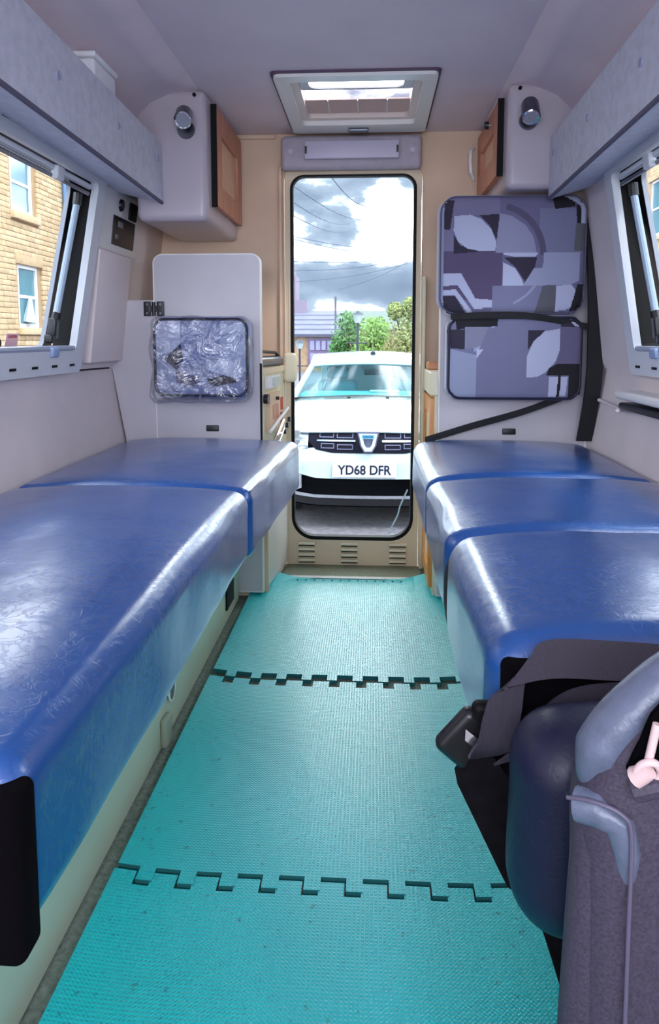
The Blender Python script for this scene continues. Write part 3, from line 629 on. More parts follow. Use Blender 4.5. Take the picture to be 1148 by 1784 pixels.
def base(sg, xf, y0, y1, label, x1o=.80):
    X = xf; Xo = CX+sg*x1o; t = thing('under_seat_locker', label, 'locker', ((X+Xo)/2, (y0+y1)/2, 0))
    a, b = min(X, Xo), max(X, Xo)
    m = MB(); m.box(a if sg > 0 else X-.016, X+.016 if sg > 0 else X, y0, y1, -.004, .385, .003, 2)
    m.build('front_board', BASEM, t)
    m = MB(); m.box(a+.004, b-.01, y0+.005, y1-.005, .386, .402, .003, 2); m.build('top_board', BASEM, t)
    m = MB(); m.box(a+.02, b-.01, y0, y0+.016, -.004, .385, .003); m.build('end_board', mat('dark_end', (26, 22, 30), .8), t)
    return t
bl_ = base(-1, -.488, .60, 2.54, 'pale green-cream board base under the left bench')
for (y, z, r_) in ((1.64, .10, .024), (2.50, .22, .030)):
    m = MB(); m.cyl((-.489, y, z), (-.482, y, z), r_, r_*.95, 24); q_ = m.build('round_vent', BLACKP, bl_)
    m = MB(); m.tube([(-.4835, y+math.cos(2*PI*k/20)*r_, z+math.sin(2*PI*k/20)*r_) for k in range(20)], .003, 6, True); m.build('vent_rim', EDGE, q_)
m = MB(); m.box(-.490, -.482, 2.30, 2.42, .04, .21, .003); m.build('black_vent', BLACK, bl_)
m = MB(); m.box(-.488, -.470, 1.55, 1.60, .0, .07, .008, 3); m.build('catch', mat('catch_grey', (150, 158, 140), .5), bl_)
m = MB(); v, f = rbox((.03, .05, .035), .01, 3); m.add([(p[0]-.39, p[1]+2.48, p[2]+.37) for p in v], f); m.build('bracket', mat('mint_plastic', (186, 214, 184), .4), bl_)
br_ = base(1, .308, .92, 2.54, 'pale board base under the right bench')
m = MB(); m.tube([(.245, 2.40, .40), (.25, 2.42, .25), (.262, 2.40, .12), (.285, 2.38, .02)], .008, 8); tag(m.build('hose', BLACK), 'black hose running down beside the right bench base', 'hose')
# support legs under the overhanging cushions (folding slat deck)
m = MB(); m.box(-.47, -.33, .62, 2.53, .388, .400, .003); m.build('slide_board', BASEM, bl_)
m = MB(); m.box(.18, .31, .98, 2.53, .388, .400, .003); m.build('slide_board', BASEM, br_)

# ------------------------------------------------------------------ floor mats
TW = .0365
def teeth(x0, x1, y, ph_, amp=.0155, und=.008):
    """dovetail edge along x at y"""
    P_ = []; n = int(round((x1-x0)/TW)); w_ = (x1-x0)/n
    for k in range(n):
        a = x0+k*w_; s = 1 if (k+ph_) % 2 else -1
        P_ += [(a+(und*.5 if s > 0 else und*.5)*(-1 if k else 0)*s*(1), y+s*amp), (a+w_+(und*.5)*s*(1 if k < n-1 else 0), y+s*amp)]
    return P_
def mat_tile(label, x0, x1, y0, y1, tn, tf, z=0, nz=0, shift=0, curl=0):
    near = teeth(x0, x1, y0, tn) if tn is not None else [(x0, y0), (x1, y0)]
    far = teeth(x0, x1, y1, tf) if tf is not None else [(x0, y1), (x1, y1)]
    P_ = near+far[::-1]
    t = thing('floor_mat', label, 'mat', ((x0+x1)/2, (y0+y1)/2, 0), 'turquoise foam floor mats')
    b = bmesh.new(); th = .011
    vs_ = [b.verts.new((p[0], p[1], z)) for p in P_]; fc = b.faces.new(vs_); 
    r_ = bmesh.ops.extrude_face_region(b, geom=[fc]); top = [g for g in r_['geom'] if isinstance(g, bmesh.types.BMVert)]
    for g in top: g.co.z += th
    bmesh.ops.recalc_face_normals(b, faces=b.faces)
    # cut across for bending
    for ax, vals in ((1, [y0+(y1-y0)*k/12 for k in range(1, 12)]), (0, [x0+(x1-x0)*k/14 for k in range(1, 14)])):
        for vv_ in vals:
            g = list(b.verts)+list(b.edges)+list(b.faces); co_ = [0, 0, 0]; co_[ax] = vv_; no = [0, 0, 0]; no[ax] = 1
            bmesh.ops.bisect_plane(b, geom=g, plane_co=co_, plane_no=no)
    for q in b.verts:
        x, y = q.co.x, q.co.y
        k = max(0, (abs(x-(x0+x1)/2)/((x1-x0)/2))-.55)/.45
        q.co.z += .010*k*k*nz + curl*max(0, (y-(y1-.2))/.2)**2*k
        q.co.x += shift*(y-y0)
    me = bpy.data.meshes.new('foam_tile'); b.to_mesh(me); b.free()
    me.materials.append(FOAM); me.materials.append(FOAMD)
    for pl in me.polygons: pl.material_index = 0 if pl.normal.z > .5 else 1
    lo = t['_o']
    for q in me.vertices: q.co -= Vector(lo)
    o = bpy.data.objects.new('foam_tile', me); C.objects.link(o); o.parent = t
    return t
Z0 = -.011
mat_tile('turquoise foam mat nearest the camera, its near edge out of frame', -.455, .285, .42, 1.150, None, 1, Z0, 1)
mat_tile('middle turquoise foam mat between the two toothed joints', -.452, .288, 1.160, 1.888, 1, 1, Z0+.0015, 1)
ft = mat_tile('farthest turquoise foam mat, its straight edge at the door step', -.450, .268, 1.928, 2.77, 1, None, Z0+.001, 1, 0, .035)
m = MB()
for k in range(17): x = -.36+k*.034; m.cyl((x, 2.735, .0035), (x, 2.735, .0050), .0035, .0035, 8)
p_ = m.build('edge_holes', BLACK, ft); p_['kind'] = 'stuff'

# ------------------------------------------------------------------ galley at the left and unit at the right of the rear door
t = thing('galley_unit', 'cream galley unit beyond the left partition with a small wooden drawer', 'cabinet', (-.6, 2.76, 0))
m = MB(); m.prism([(-.88, 2.585), (-.402, 2.585), (-.362, 2.955), (-.88, 2.955)], fr((0, 0, -.01), (1, 0, 0), (0, 1, 0)), .83); m.build('carcass', CREAM, t)
m = MB(); m.prism([(-.88, 2.582), (-.398, 2.582), (-.356, 2.957), (-.88, 2.957)], fr((0, 0, .82), (1, 0, 0), (0, 1, 0)), .022); m.build('worktop', mat('worktop_cream', (226, 208, 178), .35), t)
def GF(s, z, d=0):   # point on the galley front face, s along it
    a = Vector((-.402, 2.585, 0)); b = Vector((-.362, 2.955, 0)); p = a+(b-a)*s; n_ = Vector((1, -.11, 0)).normalized(); return p+Vector((0, 0, z))+n_*d
def gbox(s0, s1, z0, z1, d0, d1, nm, m_, par):
    mb = MB(); v = [GF(s, z, d_) for s in (s0, s1) for d_ in (d0, d1) for z in (z0, z1)]
    mb.add(v, [(0, 1, 3, 2), (4, 6, 7, 5), (0, 4, 5, 1), (2, 3, 7, 6), (0, 2, 6, 4), (1, 5, 7, 3)]); return mb.build(nm, m_, par, False)
gbox(.12, .62, .765, .81, .0, .012, 'control_panel', WHITEP, t); s1_ = gbox(.30, .60, .772, .803, .012, .015, 'display', mat('display_grey', (186, 200, 200), .3), t)
dw = gbox(.16, .60, .60, .745, 0, .014, 'drawer', mat('light_frame_wood', (222, 190, 160), .5), t); gbox(.28, .50, .645, .70, .012, .016, 'drawer_inset', REDWOOD, dw)
m = MB(); m.cyl(GF(.42, .722, .014), GF(.42, .722, .026), .007); m.build('drawer_knob', BLACKP, dw)
m = MB(); m.cyl(GF(.05, .73, .004), GF(.05, .73, .02), .018); m.build('round_knob', BLACKP, t)
gbox(.74, .84, .665, .715, 0, .004, 'red_label', mat('red_label', (196, 60, 56), .5), t); gbox(.74, .84, .61, .655, 0, .004, 'red_label', mat('red_label', (196, 60, 56), .5), t)
gbox(.05, .95, .02, .40, .0, .010, 'lower_door', mat('pale_door', (205, 200, 196), .45), t)
for s in (.02,): gbox(s, s+.03, .0, .56, .0, .016, 'edge_strip', REAR, t)
# folding rack behind the far cushion
t = thing('wire_rack', 'chrome folding rack against the galley front behind the left bench', 'rack', (-.37, 2.66, .6))
m = MB(); m.box(-.392, -.365, 2.60, 2.93, .555, .565, .002)
for k in range(len(m.v)): p = m.v[k]; m.v[k] = (p[0]+.02, p[1], p[2]+(p[1]-2.6)*.18)
m.build('shelf_bar', CHROME, t)
m = MB(); m.tube([(-.375, 2.60, .61), (-.345, 2.90, .67)], .006); m.build('top_bar', WHITEP, t)
m = MB(); m.tube([(-.372, 2.66, .55), (-.35, 2.80, .63)], .007); m.build('strut', CHROME, t)
for k in range(3): m = MB(); m.cyl((-.352+k*.004, 2.80+k*.04, .585+.02*k), (-.340+k*.004, 2.80+k*.04, .585+.02*k), .010); m.build('knob', BLACKP, t)
t = thing('grill_pan', 'black and silver grill pan lying on the left galley worktop', 'pan', (-.42, 2.75, .842))
m = MB(); m.tube([(-.46, 2.64, .862), (-.385, 2.90, .862)], .022, 14); m.build('roll', STEEL, t)
m = MB(); m.tube([(-.46, 2.62, .885), (-.455, 2.66, .905), (-.39, 2.86, .895), (-.375, 2.90, .87)], .006); m.build('handle', BLACKP, t)
m = MB(); m.box(-.50, -.46, 2.60, 2.80, .842, .885, .008, 2); m.build('body', BLACKP, t)
t = thing('worktop_unit', 'cream topped unit with orange wood doors right of the rear door', 'cabinet', (.45, 2.76, 0))
m = MB(); m.box(.222, .70, 2.585, 2.955, -.01, .745); m.build('carcass', CREAM, t)
m = MB(); m.box(.205, .70, 2.582, 2.957, .745, .83, .006, 3); m.build('worktop', CREAM, t)
for (z0, z1) in ((.40, .735), (.03, .385)):
    m = MB(); m.ring(rr(2.60, 2.945, z0, z1, .003, 2), rr(2.66, 2.885, z0+.06, z1-.06, .003, 2), fr((.222, 0, 0), (0, 1, 0), (0, 0, 1)), -.014); dd = m.build('door', ORANGE, t)
    m = MB(); m.box(.216, .222, 2.655, 2.89, z0+.055, z1-.055); m.build('door_panel', mat('panel_cream', (232, 214, 180), .5), dd)
m = MB(); m.box(.212, .27, 2.80, 2.90, .83, .86, .008, 3); tag(m.build('soap_dish', mat('terracotta', (214, 150, 110), .5)), 'small terracotta dish on the right rear worktop', 'dish')

# ------------------------------------------------------------------ seat belts on the right
t = thing('seat_belt', 'black seat belt running down the wall corner behind the patterned cushions', 'seat belt', (.72, 2.46, .6))
m = MB(); m.ribbon([((.722, 2.50, 1.39), (1, 0, 0)), ((.735, 2.47, 1.2), (1, 0, 0)), ((.745, 2.47, .95), (1, 0, 0)), ((.742, 2.47, .78), (1, 0, 0)), ((.728, 2.50, .60), (1, 0, 0))], .052, .010); m.build('vertical_webbing', STRAPB, t)
m = MB(); m.box(.70, .742, 2.50, 2.545, 1.30, 1.41, .01, 3); m.build('anchor', BLACKP, t)
m = MB(); m.ribbon([((.70, 2.47, .775), (0, 0, 1)), ((.52, 2.50, .70), (0, 0, 1)), ((.35, 2.53, .645), (0, 0, 1)), ((.185, 2.53, .592), (0, .3, 1))], .024, .003); m.build('diagonal_webbing', STRAPB, t)
m = MB(); m.ribbon([((.712, 2.46, .99), (0, 0, 1)), ((.5, 2.447, 1.027), (0, 0, 1)), ((.26, 2.455, 1.024), (0, 0, 1))], .022, .006); m.build('cross_strap', STRAPB, t)

# ------------------------------------------------------------------ foreground: near belt, folded jump seat, front seat
t = thing('lap_belt', 'grey lap belt webbing looped over the near end of the right bench', 'seat belt', (.2, .8, .45))
m = MB(); m.ribbon([((.60, .785, .572), (0, .5, 1)), ((.40, .785, .585), (0, .5, 1)), ((.27, .782, .594), (0, .5, 1)), ((.19, .778, .594), (.2, .6, 1)), ((.155, .770, .570), (.9, .2, .5)), ((.145, .765, .535), (1, .1, .1)), ((.138, .765, .500), (1, .2, -.2)), ((.115, .77, .482), (.3, .7, -.4))], .042, .0035, 8); m.build('webbing', STRAP, t)
m = MB(); m.ribbon([((.60, .765, .545), (0, .1, 1)), ((.35, .768, .556), (0, .1, 1)), ((.24, .768, .553), (0, .1, 1)), ((.185, .768, .525), (.3, .1, 1)), ((.155, .770, .48), (1, .1, .3))], .036, .0035, 8); m.build('inner_webbing', STRAP, t)
t = thing('belt_buckle', 'black seat belt buckle and stalk hanging by the right bench corner', 'buckle', (.12, .8, .45))
m = MB(); v, f = rbox((.026, .012, .032), .010, 4); R_ = Matrix.Rotation(.7, 3, 'Y'); m.add([tuple(R_ @ Vector(p)+Vector((.112, .80, .488))) for p in v], f); m.build('buckle_body', BLACKP, t)
m = MB(); v, f = rbox((.016, .010, .018), .008, 4); m.add([(p[0]+.133, p[1]+.80, p[2]+.515) for p in v], f); m.build('release', BLACK, t)
m = MB(); m.ribbon([((.108, .785, .500), (.1, .3, 1)), ((.125, .78, .490), (.1, .3, 1)), ((.145, .778, .488), (-.3, .3, 1)), ((.158, .778, .500), (-.6, .3, 1))], .012, .002, 8); m.build('steel_tongue', CHROME, t)
t = thing('seat_bracket', 'black seat frame plate hanging below the belt buckle', 'bracket', (.15, .8, .2))
m = MB(); m.prism([(.100, .440), (.118, .475), (.142, .472), (.165, .44), (.205, .375), (.232, .330), (.222, .305), (.180, .300), (.160, .315), (.150, .335)], XZ(.815), .03); b_ = m.build('frame_plate', mat('bracket_black', (14, 10, 16), .9, spec=.15, noise_s=60, noise_a=.5), t)
m = MB(); m.ribbon([((.190, .80, .325), (1, 0, .3)), ((.212, .80, .27), (1, 0, .3)), ((.235, .80, .20), (1, 0, .3)), ((.27, .80, .08), (1, 0, .3)), ((.29, .80, .005), (1, 0, .3))], .026, .008); m.build('leg_strap', mat('bracket_black', (22, 17, 24), .7), t)
t, _ = cushion('jump_seat', 'folded dark navy vinyl jump seat squab under the lap belt', .142, .60, .64, .76, .350, .572, .055, NAVY, .02, .010, 23)
t['category'] = 'seat'
# front seat with charcoal cover
SEATC = mat('charcoal_cover', (60, 53, 70), .62, noise_s=420, noise_a=.35, bump=.5, bump_s=420, dist=.001)
SEATL = mat('grey_leatherette', (92, 100, 122), .34, noise_s=60, noise_a=.12, bump=.6, bump_s=90, dist=.002)
t = thing('front_seat', 'charcoal front seat with piped cover in the right foreground', 'seat', (.35, .5, 0))
out_ = [(.172, .02), (.170, .30), (.168, .50), (.166, .572), (.172, .600), (.186, .632), (.206, .658), (.236, .686), (.28, .708), (.36, .72), (.52, .72), (.60, .69), (.62, .60), (.62, .02)]
def sheet(outl, y0, y1, nm, m_, par, r=.02):
    mb = MB(); n = 4; n_ = len(outl); cx_ = sum(p[0] for p in outl)/n_; cz_ = sum(p[1] for p in outl)/n_
    def off(d):
        R = []
        for i, p in enumerate(outl):
            a = Vector(outl[i-1]); b = Vector(outl[(i+1) % n_]); t_ = (b-a).normalized(); nn_ = Vector((-t_.y, t_.x))
            if nn_.dot(Vector((cx_-p[0], cz_-p[1]))) < 0: nn_ = -nn_
            R.append((p[0]+nn_.x*d, p[1]+nn_.y*d))
        return R
    rings = []
    for k in range(n+1):
        a = PI/2*k/n; rings.append((y0+r*(1-math.sin(a)), off(r*(1-math.cos(a)))))
    rings = rings[::-1]; rings = sorted(rings, key=lambda q: q[0])
    R2 = [(y0+r*(1-math.sin(PI/2*(1-k/n))), off(r*(1-math.cos(PI/2*(1-k/n))))) for k in range(n+1)]
    R2 = [(y0+r*(1-math.cos(PI/2*k/n)), off(r*(1-math.sin(PI/2*k/n)))) for k in range(n+1)]
    R3 = [(y1-r*(1-math.cos(PI/2*k/n)), off(r*(1-math.sin(PI/2*k/n)))) for k in range(n, -1, -1)]
    allr = R2+R3; v = []; f = []
    for y, R in allr: v += [(p[0], y, p[1]) for p in R]
    for i in range(len(allr)-1):
        for k in range(n_): f.append((i*n_+k, i*n_+(k+1) % n_, (i+1)*n_+(k+1) % n_, (i+1)*n_+k))
    f.append(tuple(range(n_))); f.append(tuple((len(allr)-1)*n_+k for k in range(n_))[::-1])
    mb.add(v, f); return mb.build(nm, m_, par, ang=60)
def smooth_poly(P_, n=4, closed=True):
    Q = []; N = len(P_)
    for i in range(N if closed else N-1):
        a, b, c, d_ = [Vector(P_[(i+k) % N]) if closed else Vector(P_[min(max(i+k, 0), N-1)]) for k in (-1, 0, 1, 2)]
        for k in range(n):
            u = k/n; Q.append(tuple(.5*((2*b)+(c-a)*u+(2*a-5*b+4*c-d_)*u*u+(3*b-a-3*c+d_)*u**3)))
    if not closed: Q.append(tuple(P_[-1]))
    return Q
sheet(smooth_poly(out_, 3), .525, .60, 'backrest', SEATC, t, .03)
# rolled outer bolster along the shoulder
bol = smooth_poly([(.176, .560, .592), (.184, .560, .612), (.198, .560, .637), (.218, .560, .660), (.246, .56, .685), (.29, .56, .706), (.36, .56, .716)], 4, False)
m = MB(); m.tube(bol, [.008+.015*min(1, k/5) for k in range(len(bol))], 14); m.build('shoulder_bolster', SEATL, t)
m = MB(); m.tube([(.166, .55, .580), (.180, .540, .583), (.193, .532, .577), (.198, .530, .555), (.200, .533, .53)], [.014, .015, .013, .011, .008], 12); m.build('corner_roll', SEATL, t)
sd_ = smooth_poly([(.184, .555, .565), (.180, .555, .46), (.176, .555, .30), (.176, .555, .05)], 4, False)
m = MB(); m.tube(sd_, .020, 12); m.build('side_roll', SEATC, t)
pp = smooth_poly([(.156, .545, .588), (.172, .530, .595), (.190, .520, .592), (.197, .518, .575), (.198, .518, .50), (.200, .520, .36), (.203, .522, .20), (.206, .522, .04)], 5, False)
m = MB(); m.tube(pp, .0017, 8); m.build('piping', mat('piping_grey', (92, 86, 108), .5), t)
# headrest side with dark recess and the beige lever
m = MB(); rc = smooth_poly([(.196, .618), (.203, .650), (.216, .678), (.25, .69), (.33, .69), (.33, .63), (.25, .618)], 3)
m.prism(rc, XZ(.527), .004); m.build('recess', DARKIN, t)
m = MB(); m.tube(smooth_poly([(.198, .520, .612), (.215, .516, .620), (.25, .514, .628), (.32, .514, .632)], 4, False), .009, 10); m.build('lower_bolster', SEATC, t)
m = MB(); m.tube([(.205, .515, .636), (.2105, .515, .668)], .0032, 10); m.tube(smooth_poly([(.196, .515, .628), (.200, .513, .637), (.208, .511, .640), (.214, .513, .632), (.211, .515, .624)], 4, False), .0030, 10)
m.cyl((.198, .518, .624), (.205, .511, .634), .008, .006, 12); m.build('recline_lever', mat('pinkish_plastic', (214, 186, 186), .4), t, ang=60)

# ------------------------------------------------------------------ outside: ground
GZ = -.65
m = MB(); m.box(-60, 60, -40, 90, GZ-.2, GZ); struct(m.build('ground', mat('tarmac', (112, 110, 120), .85, noise_s=18, noise_a=.25, bump=.6, bump_s=80, dist=.01)))
# ------------------------------------------------------------------ white hatchback facing the door
CARX = -.03; CY = 5.80
PAINT = mat('white_paint', (176, 192, 197), .16, coat=1)
car = thing('car', 'white hatchback parked on the tarmac facing the rear door', 'car', (CARX, 7.8, GZ))
HW = .865
def fasc(x, z):
    """y of the front skin at x (from the car centre line) and height z above ground"""
    k = abs(x)/HW
    prof = [(.18, .06), (.30, .03), (.42, .0), (.60, .0), (.72, .03), (.80, .09), (.86, .22)]
    for i in range(len(prof)-1):
        if z <= prof[i+1][0] or i == len(prof)-2:
            a, b = prof[i], prof[i+1]; u = (z-a[0])/(b[0]-a[0]); yv = a[1]+(b[1]-a[1])*u; break
    return CY+yv+.10*k*k+.34*k**6
def patch(poly, d0, d1, nm, m_, par, nx=18):
    """region (car x, height) as a slab on the front skin: polygon given as left/right columns [(x, zlow, zhigh)...]"""
    mb = MB(); v = []; f = []
    cols = []
    for i in range(len(poly)-1):
        a, b = poly[i], poly[i+1]; n = max(1, int(abs(b[0]-a[0])/.05))
        for k in range(n): u = k/n; cols.append([a[j]+(b[j]-a[j])*u for j in range(3)])
    cols.append(poly[-1]); R = 6
    for (x, z0, z1) in cols:
        for k in range(R+1):
            z = z0+(z1-z0)*k/R; y = fasc(x, z); v.append((CARX+x, y+d0, GZ+z))
        for k in range(R+1):
            z = z0+(z1-z0)*k/R; y = fasc(x, z); v.append((CARX+x, y+d1, GZ+z))
    S = 2*(R+1)
    for i in range(len(cols)-1):
        a = i*S; b = a+S
        for k in range(R):
            f.append((a+k, b+k, b+k+1, a+k+1)); f.append((a+R+1+k, a+R+2+k, b+R+2+k, b+R+1+k))
        f.append((a, a+R+1, b+R+1, b)); f.append((a+R, b+R, b+2*R+1, a+2*R+1))
    f.append(tuple(range(R+1))+tuple(range(2*R+1, R, -1))); e_ = (len(cols)-1)*S; f.append((tuple(e_+k for k in range(R+1))+tuple(e_+k for k in range(2*R+1, R, -1)))[::-1])
    mb.add(v, f); return mb.build(nm, m_, par, ang=40)
def sym(cols): return [(-a, b, c) for a, b, c in cols[::-1]]+list(cols)
# upper body skin: bonnet, roof and sides as one lofted shell of sections along y
def loft(secs, nm, m_, par, n=28, ex=5):
    mb = MB(); v = []; f = []
    for (y, hw, zt, ze, crown) in secs:
        for k in range(n+1):
            u = -1+2*k/n; x = hw*u; au = abs(u); z = zt-crown*u*u-(zt-crown-ze)*max(0, (au-.86)/.14)**2*.9
            v.append((CARX+x, y+.16*au**4*(1 if y < CY+.4 else .4), GZ+z))
    for i in range(len(secs)-1):
        for k in range(n): a = i*(n+1)+k; f.append((a, a+1, a+n+2, a+n+1))
    mb.add(v, f); o = mb.build(nm, m_, par, ang=50); s = o.modifiers.new('t', 'SOLIDIFY'); s.thickness = .015; s.offset = -1; return o
loft([(CY+.10, .74, .835, .80, .02), (CY+.16, .76, .870, .80, .02), (CY+.30, .785, .925, .84, .03), (CY+.60, .80, .99, .88, .035), (CY+.95, .80, 1.035, .92, .04), (CY+1.20, .79, 1.055, .95, .045)], 'bonnet', PAINT, car)
loft([(CY+1.80, .60, 1.345, 1.30, .02), (CY+1.92, .615, 1.395, 1.32, .025), (CY+2.2, .63, 1.44, 1.34, .035), (CY+2.8, .63, 1.455, 1.34, .04), (CY+3.3, .60, 1.43, 1.32, .035)], 'roof', PAINT, car)
# body sides
mb = MB(); v = []; f = []
for sg in (-1, 1):
    o0 = len(v)
    prof_ = [(CY+.62, .80, .30, .90), (CY+1.2, .85, .25, .97), (CY+2.0, .865, .22, 1.0), (CY+3.3, .86, .25, 1.02), (CY+3.95, .80, .35, 1.0)]
    for (y, x, z0, z1) in prof_:
        for k in range(5): u = k/4; v.append((CARX+sg*(x-.06*u*u), y, GZ+z0+(z1-z0)*u))
    for i in range(len(prof_)-1):
        for k in range(4): a = o0+i*5+k; f.append((a, a+1, a+6, a+5))
mb.add(v, f); o = mb.build('side_panels', PAINT, car, ang=50)
# front skin of the bumper, full width
patch(sym([(0, .60, .70), (.40, .60, .70), (.52, .61, .69), (.62, .66, .71), (.80, .66, .71)]), .0, .05, 'bumper_lip', PAINT, car)
patch(sym([(0, .455, .605), (.44, .455, .605), (.56, .48, .64), (.66, .50, .68), (.86, .50, .68)]), -.004, .05, 'bumper', PAINT, car)
patch(sym([(0, .20, .46), (.50, .20, .46), (.84, .22, .50)]), .035, .09, 'lower_grille', DARKIN, car)
for sg in (-1, 1):
    q = [(.56, .36, .47), (.62, .33, .48), (.72, .34, .49), (.74, .38, .48)]
    if sg < 0: q = [(-a, b, c) for a, b, c in q[::-1]]
    fo = patch(q, .005, .04, 'fog_lamp_surround', CHROME, car)
    mb = MB(); x = sg*.66; y = fasc(x, .42); mb.cyl((CARX+x, y+.01, GZ+.415), (CARX+x, y-.005, GZ+.415), .04, .04, 20); mb.build('fog_lamp', LENS, fo)
patch(sym([(0, .285, .312), (.45, .285, .312), (.60, .295, .325), (.80, .30, .335)]), -.012, .04, 'chrome_strip', CHROME, car)
patch(sym([(0, .215, .275), (.45, .215, .275), (.80, .235, .30)]), .012, .05, 'bumper_skirt', BLACKP, car)
# grille: dark recess, chrome bars and slot frames
gr2 = patch(sym([(0, .665, .83), (.30, .665, .83), (.44, .69, .83), (.50, .75, .832)]), -.006, .05, 'grille', mat('grille_dark', (16, 16, 30), .7, spec=.1), car)
def bar(x0, x1, z0, z1, nm, m_, par, d=-.02): 
    q = [(x0, z0, z1), (x1, z0, z1)]; return patch(q, d, d+.02, nm, m_, par)
for sg in (-1, 1):
    a, b = sorted((sg*.11, sg*.43)); bar(a, b, .757, .770, 'chrome_bar', CHROME, gr2)
    for (x0, x1, zc) in ((.13, .265, .803), (.29, .41, .805), (.13, .26, .715), (.285, .395, .722)):
        x0, x1 = sorted((sg*x0, sg*x1)); zc_ = zc
        for (q0, q1, r0, r1) in ((x0, x1, zc_+.014, zc_+.020), (x0, x1, zc_-.020, zc_-.014), (x0, x0+.006, zc_-.02, zc_+.02), (x1-.006, x1, zc_-.02, zc_+.02)):
            bar(q0, q1, r0, r1, 'slot_frame', mat('slot_grey', (98, 100, 130), .5, spec=.2), gr2, -.014)
# badge
bp_ = [(-.075, .835), (.075, .835), (.055, .74), (.028, .692), (-.028, .692), (-.055, .74)]
MBG = fr((CARX-.005, CY-.03, GZ), (1, 0, 0), (0, 0, 1))
m = MB(); m.prism([(p[0]*1.2, (p[1]-.765)*1.2+.765) for p in bp_], MBG, -.03); bd = m.build('badge', mat('badge_dark', (84, 90, 116), .4), car)
m = MB(); ins = [(p[0]*.55, (p[1]-.79)*.5+.772) for p in bp_]
m.ring(bp_, ins, fr((CARX-.005, CY-.04, GZ), (1, 0, 0), (0, 0, 1)), .012); m.build('badge_shield', mat('silver_badge', (200, 206, 218), .3, metal=.3), bd, ang=20)
m = MB(); m.box(CARX-.005-.05, CARX-.005+.05, CY-.056, CY-.052, GZ+.798, GZ+.826); m.build('badge_field', mat('badge_blue', (70, 160, 200), .3), bd)
text('DACIA', .026, 'badge_lettering', mat('badge_ink', (20, 40, 80), .4), car, fr((CARX-.005, CY-.058, GZ+.812), (1, 0, 0), (0, 0, 1)))
# headlights
for sg in (-1, 1):
    q = [(.505, .70, .835), (.56, .685, .845), (.66, .675, .860), (.76, .70, .875), (.80, .75, .885)]
    if sg < 0: q = [(-a, b, c) for a, b, c in q[::-1]]
    hl = patch(q, -.004, .06, 'headlight', mat('headlight_shell', (150, 158, 170), .15, metal=.7), car)
    for (x, z, r_) in ((.60, .80, .036), (.68, .79, .036), (.60, .735, .028), (.69, .735, .03)):
        x *= sg; y = fasc(x, z); mb = MB(); mb.cyl((CARX+x, y-.002, GZ+z), (CARX+x, y-.012, GZ+z), r_, r_*.9, 18); mb.build('reflector', CHROME, hl)
    if sg < 0: q2 = [(-.66, .815, .845), (-.53, .815, .835)]
    else: q2 = [(.53, .815, .835), (.66, .815, .845)]
    patch(q2, -.012, .01, 'daylight_strip', WHITEP, hl)
# number plate
m = MB(); m.box(CARX-.035-.262, CARX-.035+.262, CY-.030, CY-.006, GZ+.472, GZ+.590, .004, 2); np_ = m.build('number_plate', mat('plate_white', (196, 202, 220), .4), car)
text('YD68 DFR', .107, 'plate_lettering', mat('plate_ink', (18, 20, 40), .4), car, fr((CARX-.035, CY-.0312, GZ+.531), (1, 0, 0), (0, 0, 1)), align='CENTER', sx=.90)
m = MB(); m.box(CARX-.60, CARX-.55, CY+.02, CY+.03, GZ+.53, GZ+.57, .003); m.build('tow_cover', PAINT, car)
# windscreen, pillars, cabin
def wsp(u, t_): # u -1..1, t 0..1 bottom to top
    hw = .735+(.60-.735)*t_; z = 1.045+(1.345-1.045)*t_; y = CY+1.16+(1.80-1.16)*t_+.10*u*u; return Vector((CARX+hw*u, y, GZ+z-.03*u*u))
mb = MB(); v = []; f = []; n = 16
for j in range(9):
    for k in range(n+1): v.append(wsp(-1+2*k/n, j/8))
for j in range(8):
    for k in range(n): a = j*(n+1)+k; f.append((a, a+1, a+n+2, a+n+1))
mb.add(v, f); mb.build('windscreen', glass('car_glass', (.55, .90, .95), .5, .03), car)
for sg in (-1, 1):
    mb = MB(); mb.tube([wsp(sg*1.03, -.02), wsp(sg*1.03, .5), wsp(sg*1.03, 1.03), (CARX+sg*.62, CY+2.2, GZ+1.40), (CARX+sg*.60, CY+3.3, GZ+1.38)], [.035, .03, .03, .03, .03], 8); mb.build('pillar', PAINT, car)
mb = MB(); mb.tube([wsp(-1+2*k/12, -.01)+Vector((0, -.01, .0)) for k in range(13)], .012, 6); mb.build('screen_seal', BLACK, car)
mb = MB(); mb.tube([wsp(-1+2*k/12, .97)+Vector((0, -.006, .0)) for k in range(13)], .010, 6); mb.build('screen_seal', mat('seal_grey', (120, 150, 155), .5), car)
mb = MB(); mb.box(CARX-.70, CARX+.70, CY+1.3, CY+1.7, GZ+.95, GZ+1.06, .04, 3); mb.build('dashboard', mat('dash', (120, 170, 178), .6), car)
for sg in (-1, 1):
    mb = MB(); mb.box(CARX+sg*.36-.22, CARX+sg*.36+.22, CY+2.1, CY+2.22, GZ+.6, GZ+1.15, .06, 4); mb.box(CARX+sg*.36-.12, CARX+sg*.36+.12, CY+2.1, CY+2.2, GZ+1.16, GZ+1.30, .04, 3); mb.build('seat', mat('car_seat', (110, 150, 158), .8), car)
mb = MB(); mb.box(CARX-.06, CARX+.14, CY+1.75, CY+1.77, GZ+1.22, GZ+1.29, .01, 2); mb.build('mirror', BLACKP, car)
mb = MB(); mb.box(CARX+.0, CARX+.30, CY+1.44, CY+1.62, GZ+1.068, GZ+1.074); mb.build('paper', WHITEP, car)
mb = MB(); mb.box(CARX-.62, CARX+.62, CY+3.3, CY+3.34, GZ+.4, GZ+1.40, .02); mb.build('tailgate', mat('tail_inner', (150, 176, 182), .5), car)
